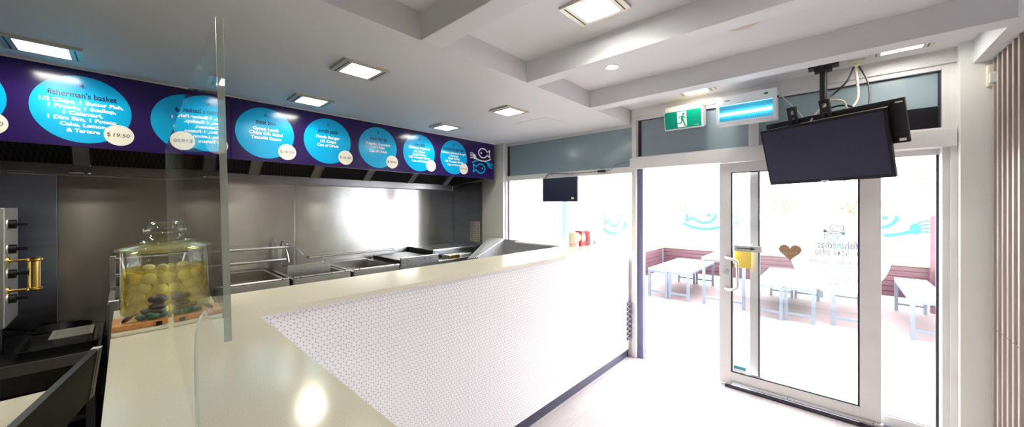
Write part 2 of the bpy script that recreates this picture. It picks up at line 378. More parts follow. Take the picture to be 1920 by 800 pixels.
# fixed glass panel behind the sliding leaf
w5 = struct(B().box(-.572, -.508, 3.755, 3.80, .03, 1.99).box(-.51, .515, 3.755, 3.80, .0, .075).box(-.51, .515, 3.755, 3.80, 1.955, 1.995).build('window_5', 'frame_white'), 'fixed glass panel behind the sliding door')
B().box(-.508, .512, 3.775, 3.781, .075, 1.955).build('window_pane', 'glass', w5)
B().box(-.512, -.500, 3.750, 3.785, .075, 1.955).box(.50, .513, 3.765, 3.785, .04, 1.955).box(-.50, .50, 3.765, 3.785, .065, .078).build('gasket', 'gasket', w5)
# sliding leaf
d1 = bpy.data.objects.new('door_1', None); C.objects.link(d1); d1.location = (-.79, 3.68, 0); struct(d1, 'white framed sliding glass door standing half open')
B().box(-.792, -.700, 3.655, 3.705, .012, 1.99, .003).box(.122, .232, 3.655, 3.705, .012, 1.99, .003).box(-.70, .122, 3.655, 3.705, .03, .125, .002).box(-.70, .122, 3.655, 3.705, 1.905, 1.99, .002).build('door_frame', 'frame_white', d1)
B().box(-.70, .122, 3.678, 3.684, .125, 1.905).build('door_pane', 'glass', d1)
g = B(); g.box(-.702, -.690, 3.66, 3.69, .125, 1.905); g.box(.112, .124, 3.66, 3.69, .125, 1.905); g.box(-.69, .112, 3.66, 3.69, .122, .134); g.box(-.69, .112, 3.66, 3.69, 1.898, 1.907)
g.build('gasket', 'gasket', d1)
h = B().tube([(-.735, 3.655, 1.146), (-.725, 3.60, 1.146), (-.685, 3.575, 1.142), (-.640, 3.575, 1.12), (-.636, 3.575, 1.06), (-.636, 3.575, .96), (-.640, 3.575, .90), (-.685, 3.575, .872), (-.725, 3.60, .868), (-.735, 3.655, .868)], .0115, 12)
h.cyl((-.735, 3.656, 1.146), (-.733, 3.640, 1.146), .02).cyl((-.735, 3.656, .868), (-.733, 3.640, .868), .02); h.build('door_handle', 'steel_light', d1, True)
lk = B().cyl((-.742, 3.656, 1.018), (-.742, 3.645, 1.018), .021).cyl((-.742, 3.65, 1.018), (-.742, 3.638, 1.018), .013).build('door_lock', 'steel_light', d1, True)
B().box(-.744, -.740, 3.6365, 3.6385, 1.012, 1.024).build('keyhole', 'black', lk)
dl = B().box(-.70, .24, 3.640, 3.657, .032, .048).build('sill_strip', 'steel_light', d1)
for x in (-.69, -.3, .19): B().cyl((x, 3.6405, .04), (x, 3.638, .04), .004, n=10).build('screw', 'black', dl)
tk = B().box(-.74, .56, 3.61, 3.655, 0, .012)
struct(tk.build('trim_13', 'gasket'), 'black floor track under the sliding door')
struct(B().box(-1.50, .56, 3.70, 3.76, 0, .004).build('trim_14', 'galv'), 'metal threshold strip at the door opening')
# arrow latch and yellow card and stickers on the glass
t = thing('door_latch', 'grey arrow plate on the door glass above the yellow card', 'latch', (-.58, 3.668, 1.21))
B().box(-.678, -.484, 3.652, 3.672, 1.207, 1.258, .003).build('plate', 'plate_grey', t)
B().box(-.655, -.55, 3.649, 3.653, 1.230, 1.238).prism([(-.552, 3.6525, 1.248), (-.552, 3.6525, 1.220), (-.515, 3.6525, 1.234)], (0, -.003, 0)).build('arrow', 'ink', t)
B().box(-.484, -.470, 3.650, 3.675, 1.203, 1.262, .003).build('end_cap', 'steel_plain', t)
t = tag(B().box(-.687, -.560, 3.739, 3.741, 1.050, 1.198).build('yellow_card', 'yellow'), 'plain yellow card on the glass behind the door handle', 'card')
t = tag(B().box(-.683, -.590, 3.6755, 3.677, .138, .185).build('door_sticker', 'letter_white'), 'small teal and white sticker at the foot of the door glass', 'sticker')
B().box(-.683, -.590, 3.6745, 3.6755, .160, .185).build('teal_band', 'teal', t)
# heart of brown card
pts = []
for k in range(60):
    a = 2*PI*k/60; pts.append((-.285+.0046*16*math.sin(a)**3, 3.670, 1.232+.0046*(13*math.cos(a)-5*math.cos(2*a)-2*math.cos(3*a)-math.cos(4*a))))
t = thing('heart_sign', 'brown heart shaped card hanging on the sliding door glass', 'sign', (-.285, 3.67, 1.15))
B().prism(pts, (0, .004, 0)).build('card', 'kraft', t)
text('lettering', 'closed', (-.285, 3.6690, 1.225), (1, 0, .12), (0, 0, 1), .088, .034, 'kraft_ink', t)
# round decal (read from the street, so mirrored from here)
DC = (.000, 3.7725, 1.225)
t = thing('shop_decal', 'round white shop decal with mirrored opening hours on fixed glass', 'decal', (DC[0], 3.77, .92))
b = B(); disc2d(b, (0, 0), .292, .312, (DC[0], 3.7730, DC[2]), (1, 0, 0), (0, 0, 1), (0, .0012, 0), n=72); b.build('film', 'decal', t)
mir = (-1, 0, 0); up = (0, 0, 1)
def dline(s, x, z, w, hh, mat='decal_grey', bold=.0): text('lettering', s, (x, 3.7715, z), mir, up, w, hh, mat, t, bold)
dline('fish', .081, 1.300, .072, .058, 'decal_grey', .018); dline('and', .008, 1.300, .064, .058, 'decal_blue', .018); dline('chips', -.073, 1.300, .088, .058, 'decal_grey', .018)
dline('Ph: 5241 2930', .003, 1.236, .272, .042, bold=.012); dline('Wednesday - Saturday', .003, 1.170, .345, .036, bold=.008); dline('11am - 9pm', .0, 1.126, .175, .034, bold=.0)
dline('(Tuesday Closed)', .0, 1.092, .178, .022, bold=0); dline('Sunday - Monday', .003, 1.036, .262, .036, bold=0); dline('11am - 8.30pm', .0, .990, .220, .036, bold=0)
b = B(); fish(b, (-.008, 3.7720, 1.430), (-1, 0, 0), (0, 0, 1), (0, -.0008, 0), .27, .0055); b.build('fish_logo', 'decal_grey', t)
b = B(); fish(b, (-.03, 3.7720, 1.363), (1, 0, 0), (0, 0, -1), (0, -.0008, 0), .27, .0055); b.build('fish_logo', 'decal_blue', t)
# ---- slatted wall panels on the right
for nm, z0, z1, lab in (('upper', .872, 2.49, 'tall upper timber slat panel on the right wall'), ('lower', 0.0, .868, 'lower timber slat panel below the joint on the right wall')):
    t = thing('slat_panel', lab, 'wall panel', (.74, 3.0, z0), group=None)
    B().box(.735, .755, -2.9, 3.578, z0, z1).build('backing', 'slat_back', t)
    b = B(); y = 3.555
    while y > -2.9:
        b.box(.692, .736, y-.026, y, z0, z1, .002); y -= .083
    b.build('slats', 'slat', t)
t = thing('wall_sensor', 'small cream alarm sensor at the top of the slat panel', 'sensor', (.70, 3.565, 2.33))
B().box(.672, .735, 3.535, 3.58, 2.33, 2.46, .008).build('housing', 'plastic_aged', t); B().box(.676, .730, 3.520, 3.54, 2.345, 2.41, .006).build('lens', 'plastic_white', t)
# ------------------------------------------------------------------ ceiling lamps
def make_lamp(loc, rz, label):
    t = thing('ceiling_light', label, 'ceiling light', loc, rz, 'square recessed ceiling lights')
    f = B(); a, c = .145, .118
    for x0, x1, y0, y1 in ((-a, a, -c, -c+.020), (-a, a, c-.020, c), (-a, -a+.052, -c+.020, c-.020), (a-.052, a, -c+.020, c-.020)): f.box(x0, x1, y0, y1, -.014, 0)
    f.build('frame', 'lamp_frame', t, local=True)
    for s in (-1, 1): B().box(s*.117-.003, s*.117+.003, -c+.012, c-.012, -.0155, -.0135).build('slot', 'black', t, local=True)
    n = 8; r = .02; P = []
    for cx, cy, a0 in ((.093-r, .098-r, 0), (-.093+r, .098-r, PI/2), (-.093+r, -.098+r, PI), (.093-r, -.098+r, 1.5*PI)):
        for k in range(n+1): P.append((cx+r*math.cos(a0+k*PI/2/n), cy+r*math.sin(a0+k*PI/2/n), -.006))
    B().prism(P, (0, 0, .005)).build('diffuser', 'lamp', t, local=True)
    ld = bpy.data.lights.new('lamp_beam', 'SPOT'); ld.energy = SPOT; ld.color = (1, .92, .62); ld.spot_size = math.radians(150); ld.spot_blend = .10; ld.shadow_soft_size = .05
    lo = bpy.data.objects.new('lamp_beam', ld); C.objects.link(lo); lo.parent = t; lo.location = (0, 0, -.03)
    return t
lm = make_lamp((-3.27, -.31, 2.489), PI/2, 'ceiling light above the left end of the menu board')
for x, y, z, rz, lab in ((-2.28, 1.03, 2.489, PI/2, 'larger ceiling light nearest the front of the kitchen ceiling'), (-3.24, 1.05, 2.489, PI/2, 'ceiling light close above the meat box menu disc'),
        (-3.22, 2.42, 2.489, PI/2, 'ceiling light close above the two right-hand menu discs'), (-2.25, 2.41, 2.489, PI/2, 'kitchen ceiling light nearest the window and hatch'),
        (-.93, 1.65, 2.639, 0, 'big ceiling light in the recess at the top of the photo'), (-.93, 3.40, 2.639, 0, 'ceiling light above the exit sign'),
        (.31, 3.37, 2.639, 0, 'ceiling light to the right above the television'), (-2.28, -.33, 2.489, PI/2, 'ceiling light above the jar end of the counter'),
        (.30, 1.65, 2.639, 0, 'ceiling light over the customer floor near the slat wall'), (-.93, -.35, 2.639, 0, 'unseen ceiling light added behind the camera to brighten the room')):  # last entry is an unseen lamp, added to light the interior
    dup(lm, (x, y, z), rz, lab)
front_beam = bpy.data.lights['lamp_beam'].copy(); front_beam.energy = SPOT*.12
for o in C.objects:                                        # the two lamps close to the shop front throw a weaker beam
    if o.type == 'LIGHT' and o.parent and o.parent.location.y > 3: o.data = front_beam
t = thing('downlight', 'tiny round downlight between two ceiling beams', 'ceiling light', (-1.23, 2.44, 2.64))
B().lathe([(.034, -.002), (.045, -.010), (.048, -.001)], (-1.23, 2.44, 2.64), 32).build('rim', 'plastic_white', t, True)
B().cyl((-1.23, 2.44, 2.637), (-1.23, 2.44, 2.634), .034, n=32).build('bulb', 'lamp', t)
tag(B().lathe([(0, -.012), (.085, -.012), (.10, -.004), (.10, 0), (0, 0)], (-.40, 2.345, 2.64), 40).build('ceiling_rose', 'hatch'), 'round beige rose on the ceiling behind the second beam', 'ceiling rose')
tag(B().box(-2.56, -2.13, 2.83, 3.25, 2.487, 2.4905).build('access_panel', 'white_paint'), 'flush white access panel in the kitchen ceiling', 'access panel')
# ------------------------------------------------------------------ menu boards
XB = -3.60; NX = (1, 0, 0); UY = (0, 1, 0)
def menu_disc(board, cy, lines, price, ppos, extra=.215):
    b = B(); disc2d(b, (0, 0), .212, .2145, (XB, cy, 2.2265), UY, up, NX, .0012, 72); d = b.build('menu_disc', 'cyan', board)
    for s, dy, z, w, hh, mat, bo in lines: text('lettering', s, (XB+.0022, cy+dy, z), UY, up, w, hh, mat, d, bo)
    if price is not None:
        b = B(); disc2d(b, (0, 0), .0695, .0695, (XB+.0012, ppos[0], ppos[1]), UY, up, NX, .0012, 40); p = b.build('price_sticker', 'sticker', board)
        if price[0]: text('dollar_sign', price[0], (XB+.0034, ppos[0]-.047, ppos[1]+.002), UY, up, .016, .027, 'ink', p, .0)
        text('price', price[1], (XB+.0034, ppos[0]+price[2], ppos[1]+.001), UY, (0, .12, 1), price[3], .024, 'ink', p, .0)
board1 = thing('menu_board', 'left purple menu board with the large fisherman\'s basket disc', 'menu board', (XB, -1.0, 1.986))
B().box(XB-.03, XB, -2.42, .573, 1.986, 2.484).build('panel', 'purple', board1)
N_, Wt = 'navy', 'letter_white'
menu_disc(board1, -.684, [], ('', '0', .045, .014), (-.535, 2.083))
menu_disc(board1, -.183, [('4.', -.003, 2.378, .026, .026, N_, .02), ("fisherman's basket", 0, 2.318, .289, .036, N_, .022), ('1/2 Chips, 1 Butter Fish,', 0, 2.271, .35, .023, Wt, .038), ('1 Prawn, 1 Scallop,', 0, 2.235, .283, .023, Wt, .038),
    ('1 Calamari,', 0, 2.199, .166, .023, Wt, .038), ('1 Dim Sim, 1 Potato', 0, 2.163, .285, .023, Wt, .038), ('Cake, Lemon', 0, 2.127, .191, .023, Wt, .038), ('& Tartare', 0, 2.089, .139, .023, Wt, .038)], ('$', '19.50', .012, .075), (-.028, 2.083))
menu_disc(board1, .333, [('5.', 0, 2.378, .026, .026, N_, .02), ('family box', 0, 2.318, .17, .036, N_, .022), ('1 Chips', -.03, 2.262, .15, .023, Wt, .038), ('4', -.09, 2.195, .014, .023, Wt, .038)], ('', '', 0, .01) if False else None, (0, 0))
b = B(); disc2d(b, (0, 0), .0695, .0695, (XB+.0012, .487, 2.083), UY, up, NX, .0012, 40); b.build('price_sticker', 'sticker', board1)
board2 = thing('menu_board', 'right purple menu board with five cyan discs and fish logo', 'menu board', (XB, 2.0, 1.986))
B().box(XB-.03, XB, .577, 3.543, 1.986, 2.484).build('panel', 'purple', board2)
menu_disc(board2, .813, [('6.', 0, 2.381, .026, .028, N_, .02), ('meat box', 0, 2.319, .143, .038, N_, .022), ('Gyros Lamb', 0, 2.261, .189, .025, Wt, .038), ('Chips OR Salad', .002, 2.224, .243, .025, Wt, .038), ('Tzatziki Sauce', .003, 2.186, .222, .025, Wt, .038)], ('$', '18.00', .012, .078), (.972, 2.083))
menu_disc(board2, 1.316, [('7.', 0, 2.381, .026, .028, N_, .02), ('ponds pack', 0, 2.322, .181, .038, N_, .022), ('Ponds Burger', 0, 2.264, .215, .025, Wt, .038), ('1/2 Chips', 0, 2.224, .144, .025, Wt, .038), ('Can of Drink', 0, 2.186, .196, .025, Wt, .038)], ('$', '16.50', .012, .078), (1.479, 2.085))
menu_disc(board2, 1.82, [('8.', 0, 2.387, .024, .028, N_, .02), ('souv me up', 0, 2.322, .183, .038, N_, .022), ('Regular Souvlaki', 0, 2.264, .265, .025, Wt, .038), ('1/2 Chips', 0, 2.23, .139, .025, Wt, .038), ('Can of Drink', 0, 2.188, .2, .025, Wt, .038)], ('$', '18.00', .012, .078), (1.978, 2.088))
menu_disc(board2, 2.325, [('9.', 0, 2.384, .024, .028, N_, .02), ('new pack', 0, 2.326, .148, .038, N_, .022), ('Chicken Schnitzel', 0, 2.284, .284, .024, Wt, .038), ('1/2 Chips', 0, 2.242, .144, .024, Wt, .038), ('Small Gravy', 0, 2.207, .186, .024, Wt, .038), ('OR Tomato Sauce', 0, 2.173, .283, .024, Wt, .038), ('Can of Drink', 0, 2.132, .205, .024, Wt, .038)], ('$', '17.50', .012, .078), (2.483, 2.09))
menu_disc(board2, 2.832, [('10.', 0, 2.389, .037, .028, N_, .02), ('schnitzel burger pack', 0, 2.328, .346, .038, N_, .022), ('Chicken Schnitzel Burger', 0, 2.280, .395, .024, Wt, .038), ('1/2 Chips', 0, 2.243, .141, .024, Wt, .038), ('Small Gravy', 0, 2.210, .191, .024, Wt, .038), ('OR Tomato Sauce', 0, 2.171, .29, .024, Wt, .038), ('Can of Drink', 0, 2.131, .205, .024, Wt, .038)], ('$', '19.50', .012, .078), (2.991, 2.091))
b = B(); fish(b, (XB, 3.345, 2.335), (0, -1, 0), up, NX, .70, .017); b.build('fish_logo', 'letter_white', board2)
b = B(); fish(b, (XB, 3.275, 2.120), (0, 1, 0), (0, 0, -1), NX, .70, .017); b.build('fish_logo', 'cyan', board2)
for bd, ys in ((board1, (-.40, .53)), (board2, (.62, 1.53, 2.58))):
    for y in ys: B().cyl((XB, y, 2.0), (XB+.004, y, 2.0), .006, n=10).build('screw', 'navy', bd)
tag(B().box(XB-.02, XB+.012, -2.42, 3.546, 2.480, 2.4895).build('board_trim', 'frame_white'), 'thin white trim strip above the menu boards', 'trim')
# ------------------------------------------------------------------ exhaust hood behind the boards
t = thing('exhaust_hood', 'long stainless exhaust hood with dark grease filters behind the menu boards', 'hood', (-4.2, .6, 1.85))
B().box(-4.60, -3.66, -2.4, -2.38, 1.86, 2.47).prism([(-4.60, 3.44, 1.90), (-4.60, 3.44, 2.47), (-3.64, 3.44, 2.47), (-3.64, 3.44, 2.0)], (0, .03, 0)).box(-3.665, -3.640, -2.4, 3.45, 1.99, 2.47).build('canopy', 'steel_dark', t)
B().box(-4.58, -4.43, -2.38, 3.44, 1.855, 1.875).box(-4.445, -4.425, -2.38, 3.44, 1.86, 1.935, .003).box(-4.60, -4.58, -2.38, 3.44, 1.855, 1.95).build('drip_channel', 'steel_mid', t)
fy = [-1.86, -1.29, -.72, -.23, .36, .885, 1.46, 2.06, 2.68, 3.28]
for a, c in zip(fy, fy[1:]):
    B().prism([(-4.425, a+.05, 1.945), (-4.41, a+.05, 1.93), (-3.80, a+.05, 2.40), (-3.815, a+.05, 2.415)], (0, c-a-.10, 0)).build('grease_filter', 'filter', t)
for y in fy:
    s_ = B().prism([(-4.43, y-.05, 1.940), (-4.40, y-.05, 1.928), (-3.78, y-.05, 2.40), (-3.80, y-.05, 2.425)], (0, .10, 0)).build('filter_divider', 'steel_light', t)
    e_ = B()
    for dy in (-.05, .042): e_.prism([(-4.405, y+dy, 1.930), (-4.395, y+dy, 1.920), (-3.775, y+dy, 2.392), (-3.785, y+dy, 2.402)], (0, .008, 0))
    e_.build('edge_strip', 'chrome', s_)
B().cyl((-4.42, -.30, 1.87), (-4.42, -.22, 1.87), .012, n=12).ball((-4.41, -.20, 1.868), .016).build('drain_plug', 'chrome', t, True)
# ------------------------------------------------------------------ stainless wall panels
for a, c, mt, lab in ((-2.4, -.369, 'steel_blue', 'bluish stainless wall panel beside the gyros grill'), (-.365, .657, 'steel_shaded', 'stainless splashback panel behind the jar, shade painted into its steel'),
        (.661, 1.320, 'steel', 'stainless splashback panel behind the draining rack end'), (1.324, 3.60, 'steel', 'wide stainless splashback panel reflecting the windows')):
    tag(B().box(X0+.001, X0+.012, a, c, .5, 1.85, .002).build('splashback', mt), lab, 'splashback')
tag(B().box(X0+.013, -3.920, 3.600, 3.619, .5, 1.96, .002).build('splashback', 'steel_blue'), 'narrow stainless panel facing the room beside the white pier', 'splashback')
t = thing('paper_notice', 'small typed paper notice taped to the narrow steel panel', 'notice', (-4.06, 3.598, 1.07))
B().box(-4.172, -3.955, 3.5965, 3.5995, 1.07, 1.372).build('sheet', 'paper', t)
b = B()
for r in range(9):
    for x0, x1 in ((-4.158, -4.085), (-4.078, -4.035), (-4.025, -3.968)): b.box(x0, x1-.006*(r % 3), 3.5955, 3.5966, 1.092+r*.03, 1.104+r*.03)
b.build('printed_rows', 'paper_line', t)
# ------------------------------------------------------------------ fryers and kitchen equipment
def make_fryer(loc, label):
    t = thing('deep_fryer', label, 'deep fryer', loc, 0, 'deep fryers along the kitchen wall'); L = dict(local=True)
    w, d = .265, .78
    B().box(-d, -.015, -w, w, .16, .80, .004).build('cabinet', 'steel_plain', t, **L)
    B().box(-d, 0, -w, -w+.03, .80, .915).box(-d, 0, w-.03, w, .80, .915).box(-d, -d+.06, -w+.03, w-.03, .80, .93).box(-.075, 0, -w+.03, w-.03, .80, .90).build('tank_rim', 'steel_plain', t, **L)
    B().box(-d+.06, -.075, -w+.03, w-.03, .80, .835).build('oil', pbr_oil, t, **L)
    fp = B().box(-.006, .012, -w+.006, w-.006, .30, .925, .003).cyl((.004, -w+.006, .932), (.004, w-.006, .932), .012, n=12).build('front_panel', 'steel_plain', t, **L)
    for s in (-1, 1): B().cyl((.008, s*(w-.06), .933), (.020, s*(w-.06), .936), .006, n=10).build('screw', 'black', fp, **L)
    B().box(.012, .022, -.16, .16, .20, .29, .003).build('control_panel', 'steel_dark', t, **L)
    for s in (-1, 1):
        for x in (-d+.05, -.06): B().cyl((x, s*(w-.05), 0), (x, s*(w-.05), .165), .022, n=12).build('leg', 'steel_plain', t, **L)
    return t
pbr_oil = pbr('oil', (.20, .11, .02), .05, var=.05)
fr = make_fryer((-3.75, .18, 0), 'deep fryer standing behind the glass jar')
for y, lab in ((.765, 'deep fryer behind the acrylic screen edge, under the draining rack'), (1.325, 'deep fryer with an upright steel lid standing in it'), (1.885, 'deep fryer below the bare wall rail, next to the griddle')):
    dup(fr, (-3.75, y, 0), None, lab)
# lid plate with loop handle
t = thing('fryer_lid', 'upright steel fryer lid with a small wire loop on top', 'lid', (-3.98, 1.28, .83))
B().box(-3.99, -3.975, 1.075, 1.475, .84, 1.020, .002).box(-4.0, -3.965, 1.075, 1.475, 1.012, 1.022).build('plate', 'steel_plain', t)
B().tube([(-3.98, 1.40, 1.02), (-3.98, 1.405, 1.06), (-3.98, 1.44, 1.055), (-3.98, 1.445, 1.015)], .004, 8, 3).build('loop_handle', 'chrome', t, True)
# draining rack
t = thing('draining_rack', 'two-rail stainless draining rack standing on the wall side of the fryers', 'rack', (-4.4, .55, .9))
B().box(-4.425, -4.395, -.06, 1.20, 1.150, 1.175, .006).build('rail', 'steel_plain', t, True); B().box(-4.40, -4.37, -.06, 1.17, 1.018, 1.044, .006).build('rail', 'steel_plain', t, True)
for y in (1.12, -.07): B().box(-4.43, -4.415, y-.018, y+.018, .931, 1.19, .003).build('upright', 'steel_plain', t)
for y in (1.165, -.03): B().tube([(-4.40, y, 1.17), (-4.385, y+.02, 1.09), (-4.37, y+.03, 1.0)], .007).build('brace', 'chrome', t, True)
t = thing('wire_hook', 'bent wire skimmer hooked over the end of the draining rack', 'skimmer', (-4.40, 1.17, 1.06))
B().tube([(-4.40, 1.13, 1.175), (-4.39, 1.135, 1.23), (-4.38, 1.165, 1.195), (-4.36, 1.24, 1.16), (-4.36, 1.33, 1.07)], .005, 8, 5).build('handle', 'steel_dark', t, True)
B().ball((-4.37, 1.17, 1.195), .016).build('knuckle', 'chrome', t, True)
t = thing('wall_rail', 'thin stainless rail fixed low along the wide splashback', 'rail', (-4.57, 1.9, .96))
B().cyl((-4.555, 1.45, 1.005), (-4.555, 2.55, 1.005), .009, n=12).build('rod', 'steel_plain', t, True)
for y in (1.47, 2.53): B().box(-4.598, -4.545, y-.01, y+.01, .99, 1.02, .002).build('bracket', 'steel_plain', t)
# griddle
t = thing('griddle', 'low stainless griddle with a slotted top front behind the counter', 'griddle', (-3.95, 2.43, 0))
B().box(-4.5, -3.76, 2.17, 2.70, .2, .92, .004).build('cabinet', 'steel_plain', t)
B().box(-4.48, -3.78, 2.19, 2.68, .92, .965, .006).build('hotplate', 'iron', t)
g = B().box(-3.775, -3.745, 2.175, 2.695, .86, 1.00, .004).build('front_guard', 'steel_plain', t)
for r in range(2):
    b = B()
    for k in range(9): b.box(-3.7455, -3.7435, 2.20+k*.054, 2.238+k*.054, .900+r*.05, .914+r*.05)
    b.build('slot_row', 'vent_dark', g)
for s in (2.20, 2.67):
    for x in (-4.45, -3.82): B().cyl((x, s, 0), (x, s, .21), .02, n=12).build('leg', 'steel_plain', t)
# raised shelf over the end bench
t = thing('end_bench', 'stainless corner bench with a raised plate shelf by the narrow panel', 'bench', (-4.25, 3.1, 0))
B().box(-4.58, -3.80, 2.74, 3.58, .86, .90, .003).build('worktop', 'steel_plain', t)
B().box(-4.58, -3.98, 2.78, 3.58, 1.0, 1.022, .003).build('raised_shelf', 'steel_plain', t)
B().prism([(-4.58, 2.775, .90), (-3.98, 2.775, .90), (-3.98, 2.775, .99), (-4.2, 2.775, 1.02), (-4.58, 2.775, 1.02)], (0, .015, 0)).box(-4.0, -3.985, 2.79, 3.58, .90, 1.0).build('side_panel', 'steel_dark', t)
for y in (2.78, 3.54):
    for x in (-4.54, -3.84): B().box(x-.02, x+.02, y-.02, y+.02, 0, .86).build('leg', 'steel_plain', t)
t = thing('scraper_box', 'small brass-edged steel box on the corner bench front', 'box', (-3.85, 3.05, .90))
B().box(-3.95, -3.805, 2.90, 3.30, .90, .952, .004).build('body', 'steel_light', t); B().box(-3.806, -3.795, 2.90, 3.08, .90, .955, .002).build('front_plate', 'brass', t)
# sink bench with tall splash guards by the window
t = thing('sink_bench', 'stainless sink bench with sloping splash guard below the left window', 'sink', (-2.9, 3.3, 0))
B().box(-3.44, -2.08, 3.08, 3.60, .84, .87, .003).build('bench_top', 'steel_plain', t)
B().box(-3.44, -2.08, 3.585, 3.605, .85, 1.145, .003).build('back_guard', 'steel_sink', t)
B().prism([(-3.44, 3.585, .86), (-3.44, 3.585, 1.145), (-3.455, 3.10, .95), (-3.455, 3.10, .86)], (.012, 0, 0)).build('inner_guard', 'steel_sink', t)
B().prism([(-3.44, 3.60, 1.145), (-3.74, 3.575, 1.140), (-3.60, 3.05, .900), (-3.44, 3.06, .935)], (0, 0, .010)).build('sloping_wing', 'steel_wing', t)
for x in (-3.40, -2.12):
    for y in (3.12, 3.56): B().box(x-.02, x+.02, y-.02, y+.02, 0, .84).build('leg', 'steel_plain', t)
tag(B().prism([(-2.98, 3.30, 1.146), (-2.70, 3.585, 1.148), (-2.15, 3.60, 1.148), (-2.15, 3.28, 1.146)], (0, 0, .018)).build('cutting_board', 'plastic_white'), 'white cutting board lying across the sink guards beside the counter', 'cutting board')
# low cooking bench at the left
t = thing('cooking_bench', 'low black cooking bench with steel front edge at the far left', 'bench', (-4.1, -1.2, 0))
B().box(-4.58, -3.73, -2.3, -.115, .585, .625, .004).build('bench_top', 'iron', t)
B().box(-3.735, -3.715, -2.3, -.115, .555, .628, .003).build('front_edge', 'steel_plain', t)
B().box(-4.55, -3.80, -2.28, -.14, .15, .18, .003).build('undershelf', 'steel_dark', t)
for y in (-2.25, -.16):
    for x in (-4.54, -3.77): B().box(x-.02, x+.02, y-.02, y+.02, 0, .585).build('leg', 'steel_dark', t)
def tray(name, label, x0, x1, y0, y1, z, hgt, mat, rim=.016):
    t = thing(name, label, 'tray', ((x0+x1)/2, (y0+y1)/2, z)); e = .012
    B().box(x0+e, x1-e, y0+e, y1-e, z, z+.004).prism([(x0+e, y0+e, z), (x0+e, y1-e, z), (x0, y1, z+hgt), (x0, y0, z+hgt)], (.004, 0, 0)).prism([(x1-e, y0+e, z), (x1-e, y1-e, z), (x1, y1, z+hgt), (x1, y0, z+hgt)], (-.004, 0, 0)).prism([(x0+e, y0+e, z), (x1-e, y0+e, z), (x1, y0, z+hgt), (x0, y0, z+hgt)], (0, .004, 0)).prism([(x0+e, y1-e, z), (x1-e, y1-e, z), (x1, y1, z+hgt), (x0, y1, z+hgt)], (0, -.004, 0)).build('pan', mat, t)
    b = B()
    for q in ((x0-rim, x1+rim, y0-rim, y0), (x0-rim, x1+rim, y1, y1+rim), (x0-rim, x0, y0, y1), (x1, x1+rim, y0, y1)): b.box(*q, z+hgt-.003, z+hgt+.003)
    b.build('rim', mat, t); return t
tray('roasting_tray', 'wide black roasting tray on the cooking bench', -4.20, -3.80, -.46, -.15, .626, .05, 'iron')
tray('steel_tray', 'small bright steel tray resting in the black roasting tray', -4.08, -3.86, -.33, -.17, .632, .085, 'steel_light')
t = thing('frying_pan', 'black frying pan behind the roasting tray on the cooking bench', 'pan', (-4.36, -.55, .626))
B().lathe([(0, .0), (.12, 0), (.155, .05), (.160, .05), (.124, -.001)], (-4.405, -.33, .627), 36).build('bowl', 'iron', t, True); B().tube([(-4.45, -.46, .672), (-4.48, -.54, .69), (-4.50, -.60, .70)], .012).build('handle', 'iron', t, True)
t = thing('cast_plate', 'flat black hotplate lid lying at the back of the cooking bench', 'hotplate', (-4.42, -.85, .626))
B().box(-4.56, -4.22, -1.10, -.66, .626, .665, .012).build('plate', 'iron', t); B().tube([(-4.38, -.80, .665), (-4.38, -.80, .70), (-4.38, -.92, .70), (-4.38, -.92, .665)], .009, 8, 3).build('grip', 'black', t, True)
# gyros grill: side panel, knobs and brass handle
t = thing('gyros_grill', 'tall gas gyros grill with black knobs and brass handle at left edge', 'grill', (-3.95, -.75, .70))
B().box(-4.10, -3.74, -1.05, -.535, .86, 1.592, .006).box(-4.12, -3.72, -.535, -.495, .86, 1.592, .004).build('body', 'steel_light', t)
for x in (-4.06, -3.78):
    for y in (-1.0, -.56): B().cyl((x, y, .627), (x, y, .865), .015, n=10).build('leg', 'steel_dark', t)
for z in (1.49, 1.335, 1.18, 1.025):
    k = B().cyl((-3.80, -.50, z), (-3.80, -.462, z), .028, n=20).box(-3.812, -3.788, -.465, -.418, z-.01, z+.01, .004).build('knob', 'black', t, True)
    B().cyl((-3.80, -.497, z), (-3.80, -.490, z), .036, n=20).build('bezel', 'steel_light', k, True)
hb = B().cyl((-3.80, -.395, 1.085), (-3.80, -.395, 1.25), .026, n=20).build('handle_grip', 'brass', t, True)
for z in (1.075, 1.262):
    B().cyl((-3.80, -.50, z), (-3.80, -.40, z), .009, n=12).cyl((-3.80, -.50, z), (-3.80, -.488, z), .026, n=16).lathe([(0, -.012), (.026, -.012), (.036, -.004), (.036, .006), (.02, .014), (0, .014)], (-3.80, -.395, z), 20).build('handle_arm', 'brass', t, True)
# ------------------------------------------------------------------ service counter
t = thing('service_counter', 'white penny-tiled service counter running to the shop front', 'counter', (-1.75, 1.9, 0))
B().box(-1.70, -1.640, .32, 3.64, .085, 1.178).build('tiled_front', 'tile', t)
B().box(-1.70, .30, .26, .320, .085, 1.178).build('return_front', 'tile', t)
B().box(-1.70, -1.652, .315, 3.64, 0, .085).box(-1.70, .30, .26, .312, 0, .085).build('plinth', 'plinth', t)
B().box(-2.02, -1.985, .02, 3.60, 0, 1.178).box(-1.985, .30, .0, .03, 0, 1.178).build('staff_side', 'cream', t)
va = B().box(-1.6405, -1.6375, 3.452, 3.635, .155, .592).build('access_panel', 'plastic_white', t)
B().box(-1.6380, -1.6365, 3.451, 3.456, .155, .592).build('panel_gap', 'vent_dark', va)
vt = B()
for k in range(8): vt.prism([(-1.638, 3.575, .185+k*.052), (-1.638, 3.575, .225+k*.052), (-1.604, 3.575, .205+k*.052)], (0, .062, 0))
vt.build('vent_louvres', 'vent_dark', t)
